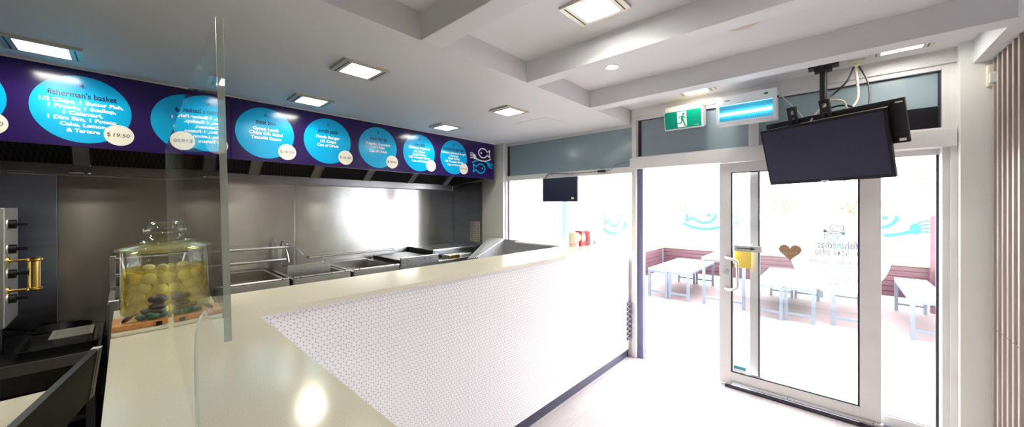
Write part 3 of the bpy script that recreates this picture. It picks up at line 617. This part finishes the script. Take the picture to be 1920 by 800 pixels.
t = tag(B().prism([(-2.04, -.030, 1.178), (.30, -.030, 1.178), (.30, .334, 1.178), (-1.627, .334, 1.178), (-1.627, 3.655, 1.178), (-2.04, 3.655, 1.178)], (0, 0, .022)).build('quartz_worktop', 'quartz'), 'polished cream quartz L-shaped worktop on the tiled counter', 'worktop')
# low staff bench and point of sale screen on the staff side
t = thing('staff_bench', 'low cream staff bench at the bottom left corner', 'bench', (-1.4, -.6, 0))
B().box(-2.22, -.30, -1.2, -.185, .865, .90, .003).build('bench_top', 'quartz', t)
for x in (-2.16, -.36):
    for y in (-1.14, -.24): B().box(x-.03, x+.03, y-.03, y+.03, 0, .866).build('leg', 'steel_dark', t)
POS = thing('till_screen', 'black till touchscreen with silver end strip beside the counter', 'till screen', (-1.50, -.11, 0))
POS.rotation_euler = (0, 0, math.radians(-11)); L = dict(local=True)
def slab(x0, w, ya, yb, z0=1.0, z1=1.15):
    return B().prism([(x0, ya-.018, z0), (x0, yb-.018, z0), (x0, yb, z1), (x0, ya, z1)], (w, 0, 0))
slab(-.25, .64, -.006, .010).build('display', 'black', POS, **L)
slab(-.253, .026, -.008, .0125, .998, 1.152).build('silver_end', 'steel_light', POS, **L)
slab(-.220, .010, .009, .0125, 1.0, 1.152).build('silver_strip', 'steel_light', POS, **L)
slab(-.20, .56, -.0085, -.0055, 1.012, 1.140).build('screen', 'black_gloss', POS, **L)
B().box(-.04, .16, -.26, -.014, .9005, .912).box(.03, .09, -.036, -.014, .912, 1.02).build('stand', 'black', POS, **L)
# ------------------------------------------------------------------ things on the counter
# acrylic screen
A0, A1 = Vector((-1.690, .0945)), Vector((-.471, .0655)); dA = (A1-A0).normalized(); nA = Vector((-dA.y, dA.x))
def sp(d, z, side=0): p = A0+dA*d+nA*side; return (p.x, p.y+(1.795-z)/.595*.013, z)
LEN = (A1-A0).length; TH = .0062
t = thing('acrylic_screen', 'clear acrylic counter screen standing edge-on beside the glass jar', 'screen', (-1.69, .092, 1.201))
prof = [(0, 1.2005), (.850, 1.2005), (.8515, 1.25), (.855, 1.30), (.862, 1.345), (.885, 1.382), (.925, 1.408), (.98, 1.436), (1.05, 1.459), (LEN, 1.459), (LEN, 1.795), (0, 1.795)]
sheet = B().prism([sp(d, z, -TH/2) for d, z in prof], (nA.x*TH, nA.y*TH, 0)).build('sheet', 'acrylic', t)
ed = B(); ed.prism([sp(LEN, 1.459, -TH/2), sp(LEN, 1.795, -TH/2), sp(LEN, 1.795, TH/2), sp(LEN, 1.459, TH/2)], (dA.x*.0015, dA.y*.0015, 0)); ed.build('polished_edge', 'acrylic_edge', sheet)
B().prism([sp(0, 1.201, -TH/2), sp(0, 1.795, -TH/2), sp(0, 1.795, TH/2), sp(0, 1.201, TH/2)], (-dA.x*.0015, -dA.y*.0015, 0)).build('polished_edge', 'acrylic_edge', sheet)
b = B(); b.prism([sp(.028, 1.2005, .005)]+[sp(.028, z, s) for s, z in ((.112, 1.2005), (.112, 1.215), (.045, 1.418), (.005, 1.418))], (dA.x*.005, dA.y*.005, 0))
b.build('foot', 'acrylic', t)
b = B(); b.prism([sp(.028, z, s) for s, z in ((.113, 1.215), (.046, 1.418), (.0445, 1.419), (.1115, 1.2155))], (dA.x*.006, dA.y*.006, 0)); b.build('polished_edge', 'acrylic_edge', sheet)
b = B()
for (d0, q0), (d1, q1) in zip(prof[1:8], prof[2:9]):
    e0, e1 = Vector(sp(d0, q0, -TH/2)), Vector(sp(d1, q1, -TH/2)); b.prism([e0, e1, e1+Vector((.0015, 0, -.0004)), e0+Vector((.0015, 0, -.0004))], (nA.x*TH*.5, nA.y*TH*.5, 0))
b.build('notch_highlight', 'notch_highlight', sheet)
b = B(); b.prism([sp(.028, 1.2005, -.005)]+[sp(.028, z, -s) for s, z in ((.112, 1.2005), (.112, 1.215), (.045, 1.418), (.005, 1.418))], (dA.x*.005, dA.y*.005, 0))
b.build('foot', 'acrylic', t)
# jar
JX, JY, JZ = -1.87, .088, 1.2005
t = thing('glass_jar', 'large lidded glass jar of pale onions in yellow brine', 'jar', (JX, JY, JZ))
B().lathe([(0, .006), (.090, .006), (.098, .014), (.098, .235), (.102, .240), (.102, .012), (.092, 0), (0, 0)], (JX, JY, JZ), 56).build('vessel', 'jar_glass', t, True)
B().lathe([(0, .008), (.089, .008), (.0970, .016), (.0970, .175), (0, .175)], (JX, JY, JZ), 56).build('brine', 'brine', t, True)
ld = B().lathe([(0, .268), (.030, .266), (.060, .262), (.100, .252), (.1155, .247), (.1155, .240), (.105, .236), (.085, .244), (.05, .254), (0, .258)], (JX, JY, JZ), 56).build('lid', 'lid_glass', t, True)
B().lathe([(.024, .264), (.021, .275), (.030, .284), (.043, .298), (.046, .313), (.040, .330), (.024, .342), (0, .346)], (JX, JY, JZ), 40).lathe([(.058, .262), (.064, .270), (.052, .273), (.046, .264)], (JX, JY, JZ), 48).build('lid_knob', 'knob_glass', ld, True)
on0 = None; rows = ((.030, 10, .071), (.068, 10, .072), (.106, 10, .071), (.142, 10, .070), (.163, 5, .034))
for z, n, rr in rows:
    for k in range(n):
        a = 2*PI*(k+.5*(z > .05)*(z < .1)+.3*(z > .13))/n; p = (JX+rr*math.cos(a), JY+rr*math.sin(a), JZ+z+random.uniform(-.004, .004))
        if on0 is None:
            on0 = B().ball((0, 0, 0), .0205, (1, 1, .86)).ball((0, 0, .0175), .0045).build('pickled_onion', 'onion', None, True); o = on0
            tag(o, 'pale pickled onion in the brine of the glass jar', 'onion', 'pickled onions in the jar')
        else: o = on0.copy(); C.objects.link(o)
        o.location = p; o.rotation_euler = (random.uniform(0, 3), random.uniform(0, 3), random.uniform(0, 3))
# slab, timber board and pebbles left of the screen
tag(B().box(-1.765, -1.620, -.030, .098, 1.2005, 1.2105, .003).build('cream_tile', 'quartz'), 'thin cream slab under the small orange board beside the jar', 'slab')
t = thing('timber_board', 'small orange timber board in front of the jar', 'board', (-1.69, .03, 1.21))
B().box(-1.755, -1.642, -.029, .097, 1.2108, 1.228, .003).build('plank', 'board_wood', t); B().box(-1.6425, -1.6405, .068, .082, 1.212, 1.224).build('clip', 'black', t)
BX = -1.676
def pebble(name, lab, c, r, sc, mat): return tag(B().ball(c, r, sc, u=20, v=12).build(name, mat, None, True), lab, 'pebble', 'painted pebbles on the orange board')
pebble('pebble', 'large dark brown pebble on top of the stack by the jar', (BX, .074, 1.291), .025, (.9, 1.02, .62), 'stone_brown')
pebble('pebble', 'brown pebble under the top one of the stack', (BX, .074, 1.268), .021, (.95, 1.12, .50), 'stone_brown')
pebble('pebble', 'lowest brown pebble of the stack by the screen', (BX+.002, .071, 1.2535), .020, (.9, 1.12, .48), 'stone_brown')
pebble('pebble', 'green pebble at the front of the stack', (BX+.006, .060, 1.2410), .019, (.9, 1.0, .72), 'stone_green')
pebble('pebble', 'blue-green pebble closest to the acrylic screen', (BX, .086, 1.2395), .0140, (.9, 1.0, .8), 'stone_green')
pebble('pebble', 'green pebble at the left foot of the stack', (BX+.002, .036, 1.2385), .0140, (.9, 1.1, .76), 'stone_green')
pebble('pebble', 'small brown pebble half way down the left of the stack', (BX-.002, .046, 1.2560), .014, (.9, 1.0, .62), 'stone_brown')
t = tag(B().ball((0, 0, 0), .016, (.5, 1.0, .42), u=18, v=10).xform(Matrix.Translation((BX+.004, .004, 1.2405)) @ Matrix.Rotation(math.radians(38), 4, 'X')).build('pebble', 'stone_brown', None, True), 'single dark pebble leaning alone on the left of the board', 'pebble', 'painted pebbles on the orange board')
# tin and boxes at the far end
t = thing('paper_tin', 'cream tin with a red band on the far end of the counter', 'tin', (-1.955, 3.05, 1.2005))
B().lathe([(0, 0), (.048, 0), (.050, .004), (.050, .135), (.046, .138), (.046, .132), (0, .128)], (-1.955, 3.05, 1.2005), 36).build('can', 'cream', t, True)
B().lathe([(.0505, .012), (.0508, .013), (.0508, .036), (.0505, .037)], (-1.955, 3.05, 1.2005), 36).build('red_band', 'pink', t, True)
t = thing('napkin_box', 'upright red box with a round white badge behind the tin', 'box', (-1.945, 3.18, 1.2005))
B().box(-1.99, -1.915, 3.13, 3.235, 1.2005, 1.352, .003).build('case', 'red', t)
b = B(); disc2d(b, (0, 0), .036, .042, (-1.9152, 3.172, 1.285), UY, up, NX, .001); disc2d(b, (0, 0), .04, .045, (-1.955, 3.1298, 1.285), (1, 0, 0), up, (0, -1, 0), .001); b.build('badge', 'cream', t)
t = thing('pink_carton', 'pale pink carton with a dark clasp beside the red box', 'carton', (-1.93, 3.32, 1.2005))
B().box(-1.975, -1.885, 3.255, 3.415, 1.2005, 1.232, .004).box(-1.975, -1.885, 3.255, 3.415, 1.236, 1.350, .004).box(-1.97, -1.892, 3.26, 3.41, 1.230, 1.238).build('carton', 'pink', t); B().box(-1.886, -1.882, 3.325, 3.347, 1.207, 1.236).build('clasp', 'black', t)
# ------------------------------------------------------------------ hung from ceiling and front
t = thing('exit_sign', 'green running-man exit sign hung under the ceiling near the door', 'exit sign', (-1.06, 3.55, 2.33))
B().prism([(-1.232, 3.50, 2.505), (-1.232, 3.64, 2.505), (-1.232, 3.64, 2.36), (-1.232, 3.535, 2.325)], (.335, 0, 0)).build('housing', 'plastic_white', t)
B().box(-1.225, -.905, 3.52, 3.659, 2.508, 2.548, .004).build('mount', 'plastic_aged', t)
fo = Vector((-1.0645, 3.5175-.0025, 2.415)); fu = Vector((0, .035, -.18)).normalized()*-1; fn = Vector((0, -1, 0))
def sq(b, u0, u1, v0, v1, k): b.prism([fo+Vector((u, 0, 0))+fu*v+fn*k for u, v in ((u0, v0), (u1, v0), (u1, v1), (u0, v1))], fn*.001)
b = B(); sq(b, -.158, .158, -.078, .078, .0); fc = b.build('green_face', 'green_sign', t)
b = B(); sq(b, -.046, .036, -.070, .070, .0012); b.build('white_doorway', 'sign_white', fc)
b = B(); k_ = dict(org=fo+fn*.0026, ux=(1, 0, 0), uy=fu, nrm=fn, th=.0006)
disc2d(b, (.010, .045), .011, .011, **k_, n=20)
ribbon(b, [(.004, .032), (-.004, .008), (.002, -.008)], .020, **k_, sub=3)
ribbon(b, [(.004, .028), (-.024, .026), (-.033, .006)], .008, **k_, sub=1); ribbon(b, [(.008, .026), (.024, .008), (.044, .010)], .008, **k_, sub=1)
ribbon(b, [(.002, -.006), (.014, -.032), (.020, -.062)], .011, **k_, sub=2); ribbon(b, [(-.002, -.006), (-.014, -.034), (-.044, -.036), (-.050, -.028)], .010, **k_, sub=1)
ribbon(b, [(.020, -.062), (.032, -.060)], .008, **k_, sub=1)
b.build('running_man', 'green_sign', fc)
b = B(); sq(b, .098, .112, -.066, -.063, .0012); sq(b, .117, .136, -.067, -.062, .0012); b.build('small_print', 'sign_white', fc)
# insect zapper
t = thing('insect_zapper', 'white insect zapper with a glowing cyan tube beside the exit sign', 'insect zapper', (-.56, 3.45, 2.29))
z0, z1 = 2.298, 2.532
B().box(-.770, -.350, 3.464, 3.57, z0, z1, .003).box(-.770, -.350, 3.44, 3.4642, z1-.078, z1).box(-.770, -.350, 3.44, 3.4642, z0, z0+.022).box(-.770, -.748, 3.44, 3.4642, z0+.022, z1-.078).box(-.372, -.350, 3.44, 3.4642, z0+.022, z1-.078).build('case', 'plastic_white', t)
B().box(-.748, -.372, 3.4605, 3.4635, z0+.022, z1-.078).build('tray', 'uv_tray', t)
B().cyl((-.738, 3.448, z0+.083), (-.382, 3.448, z0+.083), .0115, n=14).build('tube', 'uv', t, True)
b = B()
for k in range(27): b.tube([(-.744+k*.01425, 3.4405, z0+.022), (-.744+k*.01425, 3.4405, z0+.062)], .0011, 5, 1)
for zz in (.064, .112, .136): b.tube([(-.748, 3.4405, z0+zz), (-.372, 3.4405, z0+zz)], .0012, 5, 1)
b.build('guard_wires', 'steel_dark', t)
b = B(); disc2d(b, (0, 0), .015, .010, (-.418, 3.4398, z1-.032), (1, 0, 0), up, (0, -1, 0), .001, 20); b.build('leaf_badge', 'lime', t)
B().box(-.706, -.700, 3.438, 3.4405, z1-.043, z1-.036).box(-.697, -.668, 3.438, 3.4405, z1-.0425, z1-.0375).build('maker_mark', 'ink', t)
B().box(-.72, -.40, 3.568, 3.659, z1-.05, z1-.01).build('wall_bracket', 'plastic_white', t)
B().cyl((-.350, 3.50, z1-.06), (-.343, 3.50, z1-.06), .010, n=12).build('switch', 'black', t)
# ceiling tv mount
t = thing('tv_mount', 'black ceiling pole mount carrying the big television', 'bracket', (-.076, 3.48, 2.64))
PX, PY = -.076, 3.47
B().box(PX-.085, PX+.085, PY-.045, PY+.045, 2.618, 2.6385, .003).box(PX-.05, PX+.05, PY-.035, PY+.035, 2.59, 2.62, .003).build('ceiling_plate', 'black_metal', t)
B().cyl((PX, PY, 2.60), (PX, PY, 2.06), .021, n=20).build('pole', 'black_metal', t, True)
TM = Matrix.Translation((-.088, 3.294, 1.985)) @ Matrix.Rotation(math.radians(-21), 4, 'Z') @ Matrix.Rotation(math.radians(17), 4, 'X') @ Matrix.Rotation(math.radians(-1), 4, 'Y')
def tvb(b): return b.xform(TM)
tvb(B().box(-.345, .415, .070, .092, .215, .252).box(-.345, .415, .070, .092, -.02, .02).box(.30, .415, .074, .092, .02, .215).box(-.345, -.27, .074, .092, .02, .215)).build('cross_rail', 'black_metal', t)
for x in (-.15, .045):
    vb = B()
    for q in ((x-.028, x-.012), (x+.012, x+.028)): vb.box(*q, .048, .066, -.12, .345)
    for zz in (-.12, -.02, .06, .14, .20, .262, .318): vb.box(x-.012, x+.012, .048, .066, zz, zz+.027)
    tvb(vb).build('vertical_arm', 'black_metal', t)
B().box(PX-.05, PX+.05, PY-.13, PY+.02, 2.02, 2.10, .004).build('knuckle', 'black_metal', t)
for q in ((.375, .408, .226, .234), (.372, .402, -.008, .008)): tvb(B().box(q[0], q[1], .0685, .0702, q[2], q[3])).build('slot', 'sign_white', t)
t = thing('television', 'big black flat television tilted down from the ceiling pole', 'television', tuple(TM.translation))
tvb(B().box(-.355, .355, -.005, .030, -.218, .218, .004).box(-.30, .30, .030, .046, -.15, .15, .006)).build('casing', 'black', t)
tvb(B().box(-.340, .340, -.0075, -.0045, -.192, .200)).build('screen', 'screen', t)
tvb(B().box(-.022, .022, -.0062, -.0045, -.212, -.205)).build('maker_mark', 'steel_light', t)
tvb(B().box(-.10, .355, .026, .033, .2165, .220)).build('vent_strip', 'plastic_aged', t)
# cables
t = thing('ceiling_outlet', 'cream power outlet on the ceiling beside the TV mount', 'outlet', (.09, 3.55, 2.64))
B().box(.055, .145, 3.50, 3.59, 2.628, 2.6395, .003).build('plate', 'plastic_aged', t); B().box(.085, .115, 3.53, 3.565, 2.595, 2.63, .004).build('plug', 'cable_white', t)
tag(B().tube([(.095, 3.545, 2.60), (.105, 3.54, 2.50), (.108, 3.53, 2.38), (.075, 3.50, 2.30), (.03, 3.42, 2.22)], .008).build('power_cable', 'cable_white', None, True), 'thick cream cable dropping from the ceiling outlet', 'cable')
tag(B().tube([(.088, 3.53, 2.60), (.05, 3.51, 2.50), (-.02, 3.49, 2.42), (-.06, 3.46, 2.38), (-.05, 3.44, 2.30), (-.06, 3.42, 2.2)], .006).build('aerial_cable', 'black', None, True), 'black cable running from the outlet to the TV pole', 'cable')
tag(B().tube([(.112, 3.53, 2.60), (.15, 3.52, 2.50), (.165, 3.50, 2.40), (.155, 3.45, 2.28), (.10, 3.38, 2.17)], .005).build('aerial_cable', 'black', None, True), 'black cable hanging furthest right above the television', 'cable')
tag(B().tube([(.05, 3.37, 2.26), (.03, 3.36, 2.33), (-.04, 3.36, 2.35), (-.075, 3.36, 2.335), (-.05, 3.35, 2.325), (-.10, 3.33, 2.28), (-.15, 3.30, 2.19)], .006).build('signal_cable', 'cable_white', None, True), 'white cable looping beside the TV pole', 'cable')
tag(B().tube([(-.05, 3.40, 2.30), (.02, 3.40, 2.31), (.08, 3.38, 2.28), (.12, 3.34, 2.20)], .006).build('signal_cable', 'black', None, True), 'short black cable arching over the television top', 'cable')
tag(tvb(B().tube([(-.04, .02, -.215), (.0, .03, -.232), (.06, .03, -.236), (.12, .02, -.215)], .003)).build('loop_cable', 'black', None, True), 'thin black cable sagging under the television', 'cable')
# black board against transom right of TV
tag(B().box(.25, .497, 3.690, 3.709, 2.128, 2.275, .002).build('black_board', 'black'), 'black board leaning on the transom right of the television', 'board')
tag(B().tube([(-.345, 3.50, 2.50), (-.30, 3.60, 2.45), (-.23, 3.66, 2.36), (-.18, 3.66, 2.26)], .003).build('zapper_cord', 'cable_white', None, True), 'thin white cord from the insect zapper', 'cord')
# small monitor hung in the left window
t = thing('window_monitor', 'small dark monitor hung in the left window', 'monitor', (-2.53, 3.64, 1.66))
B().box(-2.785, -2.268, 3.615, 3.650, 1.660, 1.958, .006).build('back_shell', 'screen', t)
B().box(-2.35, -2.315, 3.6135, 3.6155, 1.690, 1.712).build('rating_label', 'cream', t)
for x in (-2.68, -2.40): B().tube([(x, 3.63, 1.95), (x+.004, 3.655, 1.99), (x, 3.67, 2.02)], .004).build('hanger', 'steel_light', t, True)
tag(B().tube([(-2.78, 3.64, 1.93), (-2.76, 3.662, 2.0), (-2.66, 3.664, 2.022), (-2.40, 3.664, 2.004), (-2.10, 3.664, 2.003), (-1.88, 3.664, 2.012), (-1.80, 3.664, 2.06), (-1.64, 3.664, 2.085)], .004).build('monitor_cord', 'galv', None, True), 'grey cord running along the window rail from the monitor', 'cord')
tag(B().box(-2.02, -1.93, 3.645, 3.672, 1.990, 2.014, .004).build('cord_adapter', 'black'), 'tiny black adapter on the window rail', 'adapter')
# ------------------------------------------------------------------ terrace outside
struct(B().box(-60, 60, YF+.1, 80, -.12, -.002).build('floor_terrace', 'paving'), 'sunlit paved terrace outside the shop')
def fence(name, lab, p, q, z0, z1, nb=6):
    t = thing(name, lab, 'fence', (p[0], p[1], 0)); p, q = Vector(p), Vector(q); d = (q-p); n = Vector((-d.y, d.x)).normalized()*.02
    b = B(); h = (z1-z0)/nb
    for k in range(nb):
        zz = z0+k*h
        b.prism([(p.x+n.x, p.y+n.y, zz+.004), (p.x-n.x, p.y-n.y, zz+.004), (p.x-n.x, p.y-n.y, zz+h-.006), (p.x+n.x, p.y+n.y, zz+h-.006)], (d.x, d.y, 0))
    b.prism([(p.x+n.x*.4, p.y+n.y*.4, z0), (p.x-n.x*.4, p.y-n.y*.4, z0), (p.x-n.x*.4, p.y-n.y*.4, z1), (p.x+n.x*.4, p.y+n.y*.4, z1)], (d.x, d.y, 0))
    b.build('boards', 'fence_wood', t)
    B().prism([(p.x+n.x*2, p.y+n.y*2, z1), (p.x-n.x*2, p.y-n.y*2, z1), (p.x-n.x*2, p.y-n.y*2, z1+.025), (p.x+n.x*2, p.y+n.y*2, z1+.025)], (d.x, d.y, 0)).build('cap_rail', 'kraft', t)
    for f_ in (0.0, .33, .66, 1.0):
        c = p+d*f_; B().box(c.x-.03, c.x+.03, c.y-.03, c.y+.03, 0, z1).build('post', 'galv', t)
    return t
fence('timber_fence', 'long red-brown board fence at the back of the terrace', (-2.95, 8.32), (1.2, 8.32), .16, .665)
fence('timber_fence', 'red-brown board fence along the left side of the terrace', (-2.95, 4.6), (-2.95, 8.25), .16, .665)
fence('timber_fence', 'red-brown board fence along the right side of the terrace', (1.17, 5.2), (1.17, 8.25), .16, .665)
tag(B().box(1.03, 1.11, 8.17, 8.262, 0, 1.46, .004).build('fence_post', 'fence_wood'), 'tall red-brown post at the right back corner of the terrace', 'post')
def banner(lab, p, q, centres, z0=.70, z1=1.455):
    t = thing('barrier_banner', lab, 'banner', (p[0], p[1], z0)); p, q = Vector(p), Vector(q); d = q-p; u = d.normalized(); n = Vector((u.y, -u.x))
    B().prism([(p.x, p.y, z0), (q.x, q.y, z0), (q.x, q.y, z1), (p.x, p.y, z1)], (-n.x*.006, -n.y*.006, 0)).build('cloth', 'banner', t)
    for s in centres:
        c = p+u*s; b = B(); fish(b, (c.x, c.y, 1.428), (u.x, u.y, 0), up, (n.x, n.y, 0), 1.9, .055)
        bmesh.ops.bisect_plane(b.bm, geom=b.bm.verts[:]+b.bm.edges[:]+b.bm.faces[:], plane_co=(0, 0, z1-.005), plane_no=(0, 0, 1), clear_outer=True)
        b.build('fish_logo', 'fish_cyan', t)
    return t
banner('white barrier banner with a cyan fish seen through the open doorway', (-2.93, 8.26), (-1.1, 8.26), (.82,))
banner('white barrier banner with a cyan fish and fork behind the fixed glass', (-1.06, 8.26), (1.0, 8.26), (1.50,))
banner('white barrier banner on the left side fence, beyond the left window', (-2.90, 4.7), (-2.90, 8.2), (1.1,))
def make_bench(loc, label, w, h):
    t = thing('terrace_bench', label, 'bench', loc, 0, 'white topped benches on the terrace'); L = dict(local=True); l = 1.65
    b = B()
    for k in range(3): b.box(k*w/3+.002, (k+1)*w/3-.002, 0, l, h-.03, h, .003)
    b.build('top', 'bench_white', t, **L)
    B().box(.0, w, 0, .02, h-.065, h-.031).box(0, w, l-.02, l, h-.065, h-.031).box(0, .02, .02, l-.02, h-.065, h-.031).box(w-.02, w, .02, l-.02, h-.065, h-.031).build('under_frame', 'galv', t, **L)
    for x in (0, w-.04):
        for y in (0, l-.04): B().box(x, x+.04, y, y+.04, 0, h-.065).build('leg', 'galv', t, **L)
    B().box(.04, w-.04, .008, .032, .085, .115).box(.04, w-.04, l-.032, l-.008, .085, .115).build('stretcher', 'galv', t, **L)
    return t
bn = make_bench((-2.51, 6.36, 0), 'left bench of the pair seen through the open doorway', .335, .50)
for x, y, lab in ((-2.165, 6.38, 'right bench of the pair seen through the open doorway'), (-.90, 6.25, 'left bench of the pair behind the heart sign'), (-.555, 6.30, 'right bench of the pair behind the heart sign'),
        (-.06, 6.46, 'bench half hidden behind the round shop decal'), (.65, 6.42, 'bench beside the right fence, seen through the narrow right pane')):
    dup(bn, (x, y, 0), None, lab)
t = thing('terrace_table', 'taller white topped table beside the benches behind the door stile', 'table', (-1.66, 6.45, 0)); L = dict(local=True)
B().box(0, .62, 0, 1.4, .735, .765, .004).build('top', 'bench_white', t, **L); B().box(.02, .60, .02, .05, .70, .735).box(.02, .60, 1.35, 1.38, .70, .735).build('under_frame', 'galv', t, **L)
for x in (.01, .57):
    for y in (.01, 1.35): B().box(x, x+.04, y, y+.04, 0, .735).build('leg', 'galv', t, **L)
B().box(.05, .57, .018, .042, .085, .115).build('stretcher', 'galv', t, **L)
t = tag(B().cyl((-3.01, 4.45, 0), (-3.01, 4.45, 2.9), .045, n=20).build('verandah_post', 'pole_blue', None, True), 'blue-grey verandah post outside the left window', 'post')
# trees across the street
def tree(lab, x, y, h, r, seed):
    rnd = random.Random(seed); t = thing('street_tree', lab, 'tree', (x, y, 0), 0, 'trees across the street')
    b = B().cyl((x, y, 0), (x, y, h*.75), .12, .06, 10)
    for k in range(5):
        a = rnd.uniform(0, 6.28); b.cyl((x, y, h*.5), (x+r*.6*math.cos(a), y+r*.6*math.sin(a), h*.5+h*.35*rnd.random()), .05, .02, 7)
    b.build('trunk', 'bark', t, True)
    b = B()
    for k in range(800):
        v = Vector((rnd.gauss(0, 1), rnd.gauss(0, 1), rnd.gauss(0, 1))).normalized()*r*rnd.random()**.4
        c = Vector((x, y, h*.78))+Vector((v.x, v.y, v.z*.6)); s = rnd.uniform(.05, .11)*(r/1.2)
        a1 = Vector((rnd.gauss(0, 1), rnd.gauss(0, 1), rnd.gauss(0, 1))).normalized(); a2 = a1.orthogonal().normalized()
        b.bm.faces.new([b.bm.verts.new(c+a1*s), b.bm.verts.new(c+a2*s*.5), b.bm.verts.new(c-a1*s), b.bm.verts.new(c-a2*s*.5)])
    b.build('foliage', 'leaf', t)
tree('small leafy tree seen through the open doorway', -6.3, 20.5, 2.25, .62, 1)
tree('pale leafy tree above the heart sign', -1.9, 21.0, 2.35, .8, 2)
tree('leafy tree above the fish banner behind the door stile', .62, 17.0, 1.95, .75, 3)
tree('pale tree at the top right of the fixed glass', 2.35, 15.0, 3.1, .7, 4)
bpy.data.objects.remove(_tc)
